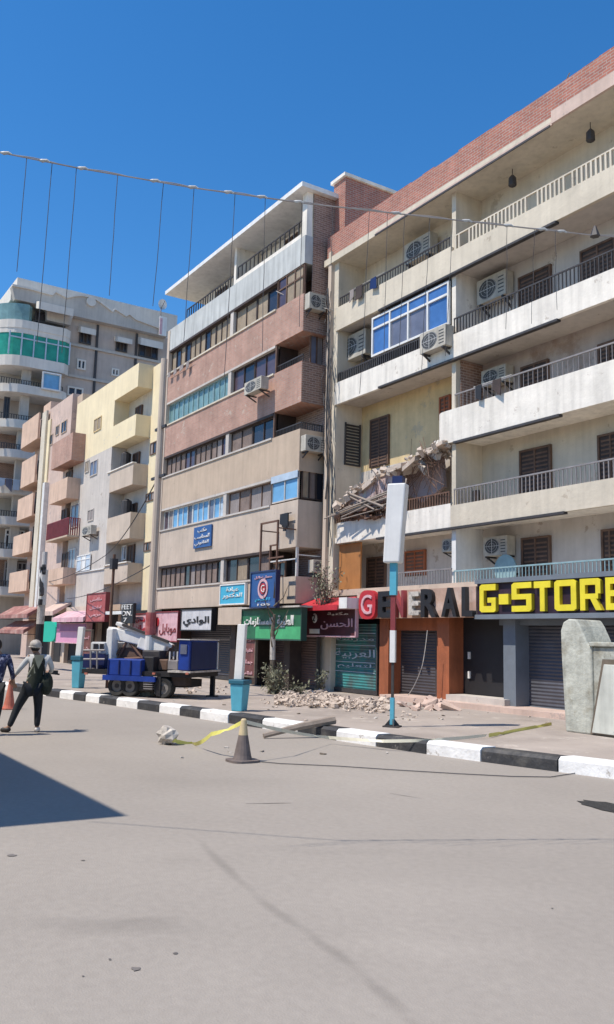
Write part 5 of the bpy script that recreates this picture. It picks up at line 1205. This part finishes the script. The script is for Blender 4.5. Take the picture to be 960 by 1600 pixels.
ribbon([top, Vector(tuple(Yp(440, 1141, 7.6))), Vector(tuple(onk(520, 1152, .12)))+Vector((0, -.1, 0)), onk(600, 1158, .16), onk(680, 1156, .24), onk(760, 1149, .25)], .055, 'tapewhite', 'barrier_tape', 'pale barrier tape running from the cone tip right over the kerb', .05)
ribbon([onk(764, 1149, .25), onk(800, 1143, .22), onk(862, 1131, .23)], .07, 'tapeyellow', 'barrier_tape', 'yellow tape strip lying on the pavement towards the greenish concrete enclosure', .0)
random.seed(31)
b = MB(); b.ball((rk.x, rk.y, .15), (.2, .18, .16), 9, 7, 0, .22); r = tagp(part(b, 'tape_weight_stone', 'bag'), 'pale rough stone wrapped in plastic holding down the yellow tape', 'stone')
a, c = Gp(412, 1154), Gp(523, 1128, .3)
b = MB(); b.tube([(a[0], a[1], .05), ((a[0]*.5+c[0]*.5), (a[1]+c[1])/2, .22), (c[0], c[1]+.0, .34)], [.05, .07, .09], 7); tagp(part(b, 'broken_pole', 'wood'), 'broken grey wooden pole leaning on a black kerb block right of the cone', 'pole')
b = MB(); P_ = [Gp(x, y, .014) for x, y in ((372, 1187), (440, 1193), (530, 1197), (620, 1203), (720, 1209), (800, 1213), (860, 1214), (905, 1207))]; P2 = [Gp(x, y, .014) for x, y in ((285, 1178), (340, 1187))]
tagp(part(MB().tube([tuple(q) for q in P_], .007, 5), 'road_line', 'wire'), 'thin dark line along the road from the faded cone towards the kerb', 'cable')  # thin dark tube laid along the road surface
# concrete scraps near the kerb and rubble heaps
random.seed(41)
def heap(pxs, n, smin, smax, name, label, m, spread=.5, hh=.25):
    b = MB()
    for i in range(n):
        k = random.randint(0, len(pxs)-1); q = Gp(pxs[k][0]+random.uniform(-14, 14), pxs[k][1]+random.uniform(-7, 7), ZP); s_ = random.uniform(smin, smax)*random.random()**.5
        b.rbox((q[0], q[1], ZP+random.random()**2*hh+s_*.15), (s_*random.uniform(.6, 1.5), s_, s_*random.uniform(.3, .8)), [random.uniform(-.6, .6), random.uniform(-.6, .6), random.uniform(0, 3)], jit=.2)
    return tagp(part(b, name, m), label, 'rubble', 'rubble heaps on the pavement', 'stuff')
heap([(445, 1095), (460, 1098), (480, 1097), (497, 1100), (515, 1098), (500, 1092)], 1200, .03, .14, 'rubble_heap', 'large heap of broken plaster in front of the teal shutter', 'rubble', hh=.12)
heap([(535, 1100), (552, 1105), (570, 1102), (585, 1108), (600, 1104)], 300, .04, .2, 'rubble_heap', 'scattered low rubble beside the orange pillar', 'rubble', hh=.12)
heap([(640, 1103), (660, 1104), (680, 1106), (700, 1105)], 40, .1, .4, 'rubble_heap', 'flat broken paving slabs before the black shop entrance', 'pinkish', hh=.04)
heap([(300, 1078), (340, 1075), (420, 1100), (640, 1120)], 60, .03, .12, 'rubble_heap', 'small stones strewn on the pavement near the truck', 'rubble', hh=.01)

random.seed(91); b = MB()
for i in range(120):
    q = Gp(random.uniform(60, 960), random.uniform(1083, 1130), ZP) if i % 12 else Gp(random.uniform(200, 960), random.uniform(1150, 1200), 0)
    i_ = i % 12; s_ = random.uniform(.015, .06); z = (ZP if i_ else 0)+.012
    if i_ and (q[1] < kerbpt(q[0], .4)[1] or q[1] > 16.3): continue
    if not i_ and q[1] > kerbpt(q[0], -.1)[1]: continue
    b.rbox((q[0], q[1], z), (s_*1.6, s_, .008+s_*.2), (random.uniform(-.2, .2), random.uniform(-.2, .2), random.uniform(0, 3)), m=random.randint(0, 2), jit=.2)
tagp(part(b, 'litter', ['bag', 'rubble', 'twig']), 'small scraps and grit scattered over the pavement and beside the kerb', 'litter', None, 'stuff')
# ================================================================ dry plants
def bush(name, label, c, rad, h, nt, nl, cat='bush', trunk=None, up=1.0, group=None):
    r = empty(name, (c[0], c[1], c[2]), label, cat, group); tw = MB(); lf = MB(); C0 = Vector(c)
    for i in range(nt):
        a = random.uniform(0, 6.283); e = random.uniform(.2, 1.0); L_ = random.uniform(.5, 1)
        p_ = C0+Vector((random.uniform(-.3, .3)*rad, random.uniform(-.3, .3)*rad, 0)); d = Vector((math.cos(a)*rad*e, math.sin(a)*rad*e, h*L_*up)); ps = [p_]
        for k in range(1, 5): ps.append(p_+d*k/4+Vector([random.uniform(-.07, .07)]*2+[random.uniform(-.04, .08)])*rad*2)
        tw.tube(ps, [.016, .012, .009, .006, .004], 4)
        for k in range(nl):
            q = ps[random.randint(1, 4)]+Vector([random.gauss(0, .1)*rad*1.6 for _ in range(3)]); s_ = random.uniform(.03, .085)
            u_ = Vector([random.uniform(-1, 1) for _ in range(3)]).normalized(); w_ = u_.orthogonal().normalized()
            if q.z < c[2]+.02: q.z = c[2]+.03
            lf.add([tuple(q-u_*s_), tuple(q+w_*s_*.4), tuple(q+u_*s_), tuple(q-w_*s_*.4)], [(0, 1, 2, 3)])
    part(tw, 'twigs', 'twig', r); part(lf, 'foliage', 'leafdry', r); return r
random.seed(51)
q = Gp(428, 1084, ZP); bush('dry_bush', 'dusty grey green bush growing on the pavement under the green sign', tuple(q), .62, .85, 44, 14)
q = Gp(462, 1084, ZP); bush('dry_bush', 'low dry weeds trailing before the brown roller shutter', tuple(q), .5, .3, 22, 9)
q = Gp(502, 1086, ZP); bush('dry_bush', 'dark spiky plant between the brown shutter and the teal shutter', tuple(q), .28, .8, 16, 9)
p = Yp(503, 940, 16.2); bush('climbing_plant', 'grey tangled climbing plant under the air conditioner at the tan block corner', (p[0], 16.3, p[2]-.1), .55, 1.35, 34, 9, 'plant')
# slim dead tree in front of the green sign
p = Gp(424, 1082, ZP); r = empty('dead_tree', tuple(p), 'slim bare trunk with a pale painted band in front of the green sign', 'tree')
h1 = Yp(426, 960, p[1])[2]; b = MB(); b.tube([(p[0], p[1], ZP), (p[0]+.03, p[1], 1.2), (p[0]-.02, p[1], 2.2), (p[0]+.05, p[1], h1)], [.09, .08, .07, .05], 7)
for k in range(7):
    z = 1.6+k*.28; a = random.uniform(0, 6.28); b.tube([(p[0], p[1], z), (p[0]+.35*math.cos(a), p[1]+.3*math.sin(a), z+.3), (p[0]+.5*math.cos(a), p[1]+.5*math.sin(a), z+.75)], [.03, .018, .008], 4)
part(b, 'trunk', 'twig', r)
part(MB().tube([(p[0]+.02, p[1], 1.25), (p[0], p[1], 2.0)], [.095, .09], 8), 'painted_band', 'bag', r)

# ================================================================ overhead cable with hanging wires
CPTS = [Vector(p) for p in ((-9.55, -.96, 7.2), (-7.63, 1.47, 6.17), (-7.36, 2.09, 6.10), (-6.94, 3.05, 6.02), (-6.49, 4.03, 5.97), (-5.3, 6.64, 5.92), (-.6, 16.98, 6.3))]
CPTS[1], CPTS[2], CPTS[3], CPTS[4], CPTS[5] = [Vector(tuple(CP+ray(x, y)*((p-Vector(tuple(CP))).length/np.linalg.norm(ray(x, y))))) for (x, y), p in zip(((0, 238), (120, 262), (300, 293), (480, 318), (930, 368)), CPTS[1:6])]
A, B_ = CPTS[5], CPTS[0]
def cpt(t):   # 0 = right anchor, 1 = left end
    P_ = CPTS[::-1]; L_ = [(P_[i+1]-P_[i]).length for i in range(len(P_)-1)]; s_ = t*sum(L_)
    for i, l in enumerate(L_):
        if s_ <= l or i == len(L_)-1: return P_[i].lerp(P_[i+1], min(1, s_/l))
        s_ -= l
r = empty('string_light_cable', tuple(A), 'sagging overhead cable with knotted bulb holders and thin wires hanging from it across the street', 'overhead cable')
n = 160; b = MB(); random.seed(61)
b.tube([tuple(cpt(i/n)) for i in range(n+1)], .007, 5); b.tube([tuple(cpt(i/n)+Vector((0, 0, .008*math.sin(i*1.3)+.006))) for i in range(n+1)], .004, 4); part(b, 'cable', 'cable', r)
def proj(q): d = np.array(tuple(q))-CP; return 480+FOC*(d@_r)/(d@_f), 800-FOC*(d@_u)/(d@_f)
def t_at(px):
    lo, hi = 0., .999
    for _ in range(40):
        m_ = (lo+hi)/2
        if proj(cpt(m_))[0] > px: lo = m_
        else: hi = m_
    return lo
for px in (10, 70, 130, 243, 302, 358, 410, 467, 620, 730, 795, 848, 878):
    q = cpt(t_at(px)); b = MB(); k = (A-q).length; s_ = .42
    dv = (B_-A).normalized()
    b.tube([tuple(q-dv*.12*s_), tuple(q-dv*.05*s_+Vector((0, 0, .012))), tuple(q+dv*.05*s_+Vector((0, 0, .0))), tuple(q+dv*.12*s_)], [.008, .03*s_, .04*s_, .008], 6); part(b, 'bulb_holder', 'bulb', r)
for (px, yb) in ((42, 432), (82, 545), (120, 560), (184, 470), (256, 482), (304, 540), (368, 600), (415, 560), (472, 520), (520, 420), (578, 620), (606, 560), (632, 550), (672, 590), (708, 560), (793, 520), (835, 510), (868, 490)):
    q = cpt(t_at(px)); D_ = np.linalg.norm(np.array(q)-CP); dep = (np.array(q)-CP)@_f; L_ = (yb-proj(q)[1])/FOC*dep
    sw = random.uniform(-.09, .03)*L_; ps = [tuple(q+Vector((sw*k/6, 0, -L_*k/6))+Vector((random.uniform(-.008, .008), 0, 0))) for k in range(7)]
    part(MB().tube(ps, .0032, 4), 'hanging_wire', 'wire', r)
part(MB().tube([tuple(A+Vector((0, .0, .10))), tuple(A+Vector((0, 0, -.01)))], [.012, .05], 6), 'anchor_cone', 'iron', r)
# slack service wires
def wire(name, label, pts, rr=.012, m='wire', sag=.0):
    b = MB(); P_ = [Vector(tuple(p)) for p in pts]; ps = []
    for i in range(len(P_)-1):
        for k in range(12): t = k/12; q = P_[i].lerp(P_[i+1], t); q.z -= sag*4*t*(1-t); ps.append(tuple(q))
    ps.append(tuple(P_[-1])); return tagp(part(b.tube(ps, rr, 4), name, m), label, 'cable', 'slack service cables on the facades')
wire('service_cable', 'thin cable from the tall banded pole up to the tan block corner', [(UX, UY, UZ-.1), Yp(520, 482, 16.9)], .012, 'wire', .8) if False else None
wire('service_cable', 'slack cable along the front of the pale yellow block below its middle windows', [Yp(62, 910, 15.9), Yp(165, 868, 13), (UX, UY, zat(745))], .02, 'wire', .3)
wire('service_cable', 'cable from the banded pole to the first floor corner of the yellow block', [(UX, UY, zat(880)), Yp(105, 935, 15.9)], .018, 'wire', .25)
wire('service_cable', 'cable hanging in a curve before the dark shutter under the letters RAL', [Yp(668, 985, 16.5), Yp(660, 1040, 16.4), Yp(638, 1086, 16.3)], .014, 'bag', .1)
wire('service_cable', 'rusty cable running down beside the cream block end wall', [Yp(517, 560, 16.85), Yp(514, 620, 16.8), Yp(518, 680, 16.85), Yp(509, 780, 16.8)], .03, 'iron', 0)
wire('service_cable', 'pale cable from the tan block corner window to the cream block', [Yp(432, 455, 16.05), Yp(520, 484, 16.9)], .014, 'bag', .1)

# tangled cables down the gap between the tan and the cream blocks
random.seed(77); r = empty('cable_bundle', (-25.9, 16.9, 5), 'tangled bundle of dark cables running down between the tan and the cream blocks', 'cable')
b = MB()
for i in range(16):
    y0 = random.choice((455, 470, 520, 560, 620, 690)); y1 = y0+random.uniform(40, 200); ps = []; x_ = random.uniform(505, 521)
    for k in range(9): x_ += random.uniform(-4, 4); x_ = min(max(x_, 500), 524); ps.append(tuple(Yp(x_, y0+(y1-y0)*k/8, 16.85-random.uniform(0, .15))))
    b.tube(ps, random.uniform(.008, .018), 4)
ps = [tuple(Yp(512+2*math.sin(k), 450+k*45, 16.88)) for k in range(10)]; b.tube(ps, .03, 5); part(b, 'cables', 'wire', r)
for (nm, lab, pts) in (('washing_line', 'white rail with washing across the low corner of the tan block', None),): pass
random.seed(88)
for (px0, px1, py, lab, YY) in ((740, 800, 640, 'sparse washing line on the third floor railing of the cream block', 16.9), (545, 600, 470, 'dark cloths hung on the top floor rail of the cream block', 16.9), (262, 300, 590, 'small cloths hung under the upper left windows of the tan block', 15.95)):
    a = Yp(px0, py, YY); c = Yp(px1, py, YY); zb_ = {640: 9.25, 470: 14.3, 590: 14.6}[py]; r = empty('washing_line', (a[0], YY, zb_-.5), lab, 'washing')
    part(MB().tube([(a[0], YY, zb_), (c[0], YY, zb_)], .01, 4), 'line', 'whiteiron', r); x = a[0]+.1
    while x < c[0]-.3:
        w_ = random.uniform(.15, .4); b = MB(); b.prism([(x, zb_), (x+w_, zb_), (x+w_+random.uniform(-.04, .04), zb_-random.uniform(.2, .5)), (x+random.uniform(-.04, .04), zb_-random.uniform(.2, .5))], 'y', YY-.02, YY); part(b, 'garment', random.choice(['black', 'darkbrown', 'cur_grey', 'navy']), r); x += w_+random.uniform(.1, .5)
# ================================================================ people
def skinned(nodes, edges, name, m, parent, extra=None, sub=1):
    me = bpy.data.meshes.new('tmp'); idx = {k: i for i, k in enumerate(nodes)}
    me.from_pydata([nodes[k][:3] for k in nodes], [(idx[a], idx[c]) for a, c in edges], [])
    o = bpy.data.objects.new('tmp', me); S.collection.objects.link(o); sk = o.modifiers.new('s', 'SKIN'); ss = o.modifiers.new('u', 'SUBSURF'); ss.levels = ss.render_levels = sub
    L_ = me.skin_vertices[0].data
    for k, i in idx.items():
        rr = nodes[k][3]; rr = rr if isinstance(rr, tuple) else (rr, rr); L_[i].radius = rr; L_[i].use_root = (i == 0)
    dg = bpy.context.evaluated_depsgraph_get(); dg.update(); res = bpy.data.meshes.new_from_object(o.evaluated_get(dg)); bpy.data.objects.remove(o)
    if extra:
        bm = bmesh.new(); bm.from_mesh(res); t = bpy.data.meshes.new('t'); t.from_pydata(extra.v, [], extra.f); bm.from_mesh(t); bmesh.ops.recalc_face_normals(bm, faces=bm.faces); bm.to_mesh(res); bm.free()
    res.name = name; return link_mesh(res, name, m, parent, local=True, smooth=True)
def person(loc, rz, label, J, shirt, vest=None, helmet=None, hair='hair', bag=False, tool=False, sleeves=1.0):
    r = empty('person', loc, label, 'person', rz=rz)
    N = dict(pelvis=(*J['pelvis'], .115), waist=(*J['waist'], .10), chest=(*J['chest'], .12), neck0=(*J['neck'], (.065, .06)), head0=(*(Vector(J['head'])-Vector((0, 0, .07))), .06))
    E = [('pelvis', 'waist'), ('waist', 'chest'), ('chest', 'neck0'), ('neck0', 'head0')]
    for s_ in 'lr':
        for (a, rr) in (('sh', .062), ('el', .043), ('wr', .03), ('pm', (.036, .02))): N[a+s_] = (*J[a+s_], rr)
        for (a, rr) in (('hip', .095), ('kn', .062), ('an', .042), ('toe', .036)): N[a+s_] = (*J[a+s_], rr)
        E += [('chest', 'sh'+s_), ('sh'+s_, 'el'+s_), ('el'+s_, 'wr'+s_), ('wr'+s_, 'pm'+s_), ('pelvis', 'hip'+s_), ('hip'+s_, 'kn'+s_), ('kn'+s_, 'an'+s_), ('an'+s_, 'toe'+s_)]
        pv = Vector(J['pm'+s_]); dr = (pv-Vector(J['wr'+s_])).normalized(); sd = dr.cross(Vector((0, 1, 0))).normalized()
        for f_, (o_, ln_) in enumerate(((-.028, .062), (-.010, .078), (.010, .085), (.028, .076))):
            b0 = pv+sd*o_+dr*.03; b1 = b0+dr*ln_*.5+Vector((0, .006, 0)); b2 = b0+dr*ln_+Vector((0, .022, 0))
            for q_, p_ in (('a', b0), ('b', b1), ('c', b2)): N['f%d%s%s' % (f_, q_, s_)] = (*p_, .009)
            E += [('pm'+s_, 'f%da%s' % (f_, s_)), ('f%da%s' % (f_, s_), 'f%db%s' % (f_, s_)), ('f%db%s' % (f_, s_), 'f%dc%s' % (f_, s_))]
        tb0 = pv-sd*.035-dr*.015; tb1 = tb0-sd*.03+dr*.035+Vector((0, .015, 0)); N['ta'+s_] = (*tb0, .011); N['tb'+s_] = (*tb1, .009); E += [('pm'+s_, 'ta'+s_), ('ta'+s_, 'tb'+s_)]
    hx, hy, hz = J['head']; ex = MB(); ex.ball((hx, hy, hz), (.078, .098, .115), 14, 10)
    ex.ball((hx, hy+.1, hz-.015), (.014, .022, .024), 6, 4); ex.ball((hx-.08, hy, hz-.01), (.012, .02, .03), 6, 4); ex.ball((hx+.08, hy, hz-.01), (.012, .02, .03), 6, 4)
    ex.ball((hx-.03, hy+.088, hz+.012), (.013, .01, .008), 6, 4); ex.ball((hx+.03, hy+.088, hz+.012), (.013, .01, .008), 6, 4); ex.ball((hx, hy+.088, hz-.05), (.024, .01, .006), 6, 4)
    body = skinned(N, E, 'body', 'skin', r, ex)
    b = MB(); b.ball((hx, hy-.015, hz+.02), (.088, .10, .115), 14, 10); part(b, 'hair', hair, body, local=True, smooth=True)
    if helmet:
        b = MB(); b.ball((hx, hy-.005, hz+.055), (.115, .135, .105), 16, 8, 0); hm = part(b, 'helmet', helmet, body, local=True, smooth=True)
        b = MB(); b.tube([(hx, hy, hz+.01), (hx, hy, hz+.028)], [.135, .125], 16); part(b, 'brim', helmet, hm, local=True)
    def grow(keys, edges, k, name, m, par): return skinned({a: (*N[a][:3], tuple(x*k for x in (N[a][3] if isinstance(N[a][3], tuple) else (N[a][3], N[a][3])))) for a in keys}, edges, name, m, par)
    N['hem'] = (*(Vector(J['pelvis'])+Vector((0, 0, .0))), (.165, .125)); N['wr_l'] = N['wrl']
    N['cst'] = (*N['chest'][:3], .145); N['wst'] = (*N['waist'][:3], .125); N['hem'] = (*N['hem'][:3], .138)
    sk_ = ['cst', 'wst', 'hem', 'shl', 'ell', 'shr', 'elr']; se = [('cst', 'wst'), ('wst', 'hem'), ('cst', 'shl'), ('shl', 'ell'), ('cst', 'shr'), ('shr', 'elr')]
    if sleeves > .9:
        for s_ in 'lr': N['cuff'+s_] = (*Vector(N['el'+s_][:3]).lerp(Vector(N['wr'+s_][:3]), .85), .036); sk_.append('cuff'+s_); se.append(('el'+s_, 'cuff'+s_))
    N2 = dict(N); st = grow(sk_, se, 1.18, 'shirt', shirt, body)
    grow(['pelvis', 'hipl', 'knl', 'anl', 'hipr', 'knr', 'anr'], [('pelvis', 'hipl'), ('hipl', 'knl'), ('knl', 'anl'), ('pelvis', 'hipr'), ('hipr', 'knr'), ('knr', 'anr')], 1.34, 'trousers', 'trousers', body)
    if vest:
        N['vt'] = (*(Vector(J['chest'])+Vector((0, -.01, .03))), .19); N['vw'] = (*J['waist'], .165); N['vh'] = (*(Vector(J['pelvis'])+Vector((0, 0, -.05))), .175); N['vu'] = (*(Vector(J['chest'])+Vector((-.01, .0, .17))), .13); N['vl'] = (*(Vector(J['pelvis'])+Vector((0, 0, -.17))), .15)
        v_ = skinned({k: N[k] for k in ('vu', 'vt', 'vw', 'vh', 'vl')}, [('vu', 'vt'), ('vt', 'vw'), ('vw', 'vh'), ('vh', 'vl')], 'vest', vest, body)
        c_ = Vector(J['chest']); w_ = Vector(J['waist'])
        b = MB(); b.prism([(c_.x-.10, c_.z+.17), (c_.x+.10, c_.z+.17), (c_.x+.05, c_.z+.02), (c_.x, c_.z-.10), (c_.x-.05, c_.z+.02)], 'y', c_.y-.205, c_.y-.14); part(b, 'back_panel', 'vestback', v_, local=True)
        b = MB(); b.tube([(w_.x-.16, w_.y-.2, w_.z+.02), (w_.x-.06, w_.y-.2, w_.z+.22), (w_.x-.03, w_.y-.21, w_.z+.06)], .016, 5); b.tube([(w_.x-.18, w_.y-.19, w_.z-.08), (w_.x-.1, w_.y-.2, w_.z+.03)], .014, 5); part(b, 'strap', 'vestback', v_, local=True)
    for s_, m_ in (('l', 'black'), ('r', 'shoe')):
        a = Vector(J['an'+s_]); t_ = Vector(J['toe'+s_]); d = (t_-a); d.z = 0; d = d.normalized() if d.length > .01 else Vector((0, 1, 0))
        skinned(dict(h=(*(a-d*.05+Vector((0, 0, -.03))), (.062, .062)), m=(*(a+d*.07+Vector((0, 0, -.04))), (.062, .055)), t=(*(a+d*.18+Vector((0, 0, -.05))), (.055, .045))), [('h', 'm'), ('m', 't')], 'shoe', m_ if vest else 'shoe', body)
    return r, body
J1 = dict(pelvis=(.03, 0, .88), waist=(.07, .02, 1.08), chest=(.10, .03, 1.32), neck=(.06, .05, 1.50), head=(.02, .07, 1.63),
 shl=(-.08, .03, 1.44), ell=(-.24, .02, 1.22), wrl=(-.34, .12, 1.06), pml=(-.37, .15, .99), shr=(.28, .03, 1.44), elr=(.37, .04, 1.22), wrr=(.32, .22, 1.12), pmr=(.29, .29, 1.13),
 hipl=(-.07, 0, .84), knl=(-.24, .04, .47), anl=(-.37, -.04, .09), toel=(-.5, .05, .045), hipr=(.12, 0, .84), knr=(.15, .02, .48), anr=(.15, -.02, .09), toer=(.17, .12, .045))
pp, PB = person((-17.5, 4.8, 0), math.radians(74.6), 'man seen from behind in a white helmet, dark green work vest and black trousers, striding', J1, 'shirtpale', 'vest', 'bag')
r = empty('tool_bag', (-17.5, 4.8, 0), 'dark bag slung at the right hip of the man in the white helmet', 'bag', rz=math.radians(74.6))
b = MB(); b.ball((.27, -.05, .93), (.13, .12, .22), 10, 7, 0, .06); part(b, 'bag_body', 'vest', r, local=True); part(MB().tube([(.24, -.12, 1.1), (.2, -.15, 1.3), (.02, -.12, 1.5)], .016, 5), 'shoulder_strap', 'black', r, local=True)
r = empty('hand_tool', (-17.5, 4.8, 0), 'dark long handled tool held out to the right by the helmeted man', 'tool', rz=math.radians(74.6))
part(MB().tube([(.22, .24, 1.12), (.38, .32, 1.12), (.52, .36, 1.10)], [.02, .022, .018], 6), 'handle', 'black', r, local=True); part(MB().rbox((.42, .34, 1.15), (.14, .05, .06)), 'tool_head', 'black', r, local=True)
J2 = dict(pelvis=(0, 0, .90), waist=(.02, 0, 1.08), chest=(.03, .02, 1.33), neck=(.02, .03, 1.52), head=(0, .04, 1.66),
 shl=(-.17, .02, 1.45), ell=(-.26, -.02, 1.17), wrl=(-.26, .1, .94), pml=(-.26, .14, .86), shr=(.22, .02, 1.45), elr=(.30, 0, 1.18), wrr=(.34, .12, 1.0), pmr=(.36, .17, .94),
 hipl=(-.1, 0, .86), knl=(-.13, .04, .48), anl=(-.14, -.03, .09), toel=(-.16, .1, .045), hipr=(.1, 0, .86), knr=(.10, .05, .48), anr=(.06, -.12, .10), toer=(.07, .02, .045))
q = Gp(-15, 1149); person((q[0], q[1], 0), math.radians(76), 'man at the left edge in a navy patterned shirt and dark trousers', J2, 'shirtblue')
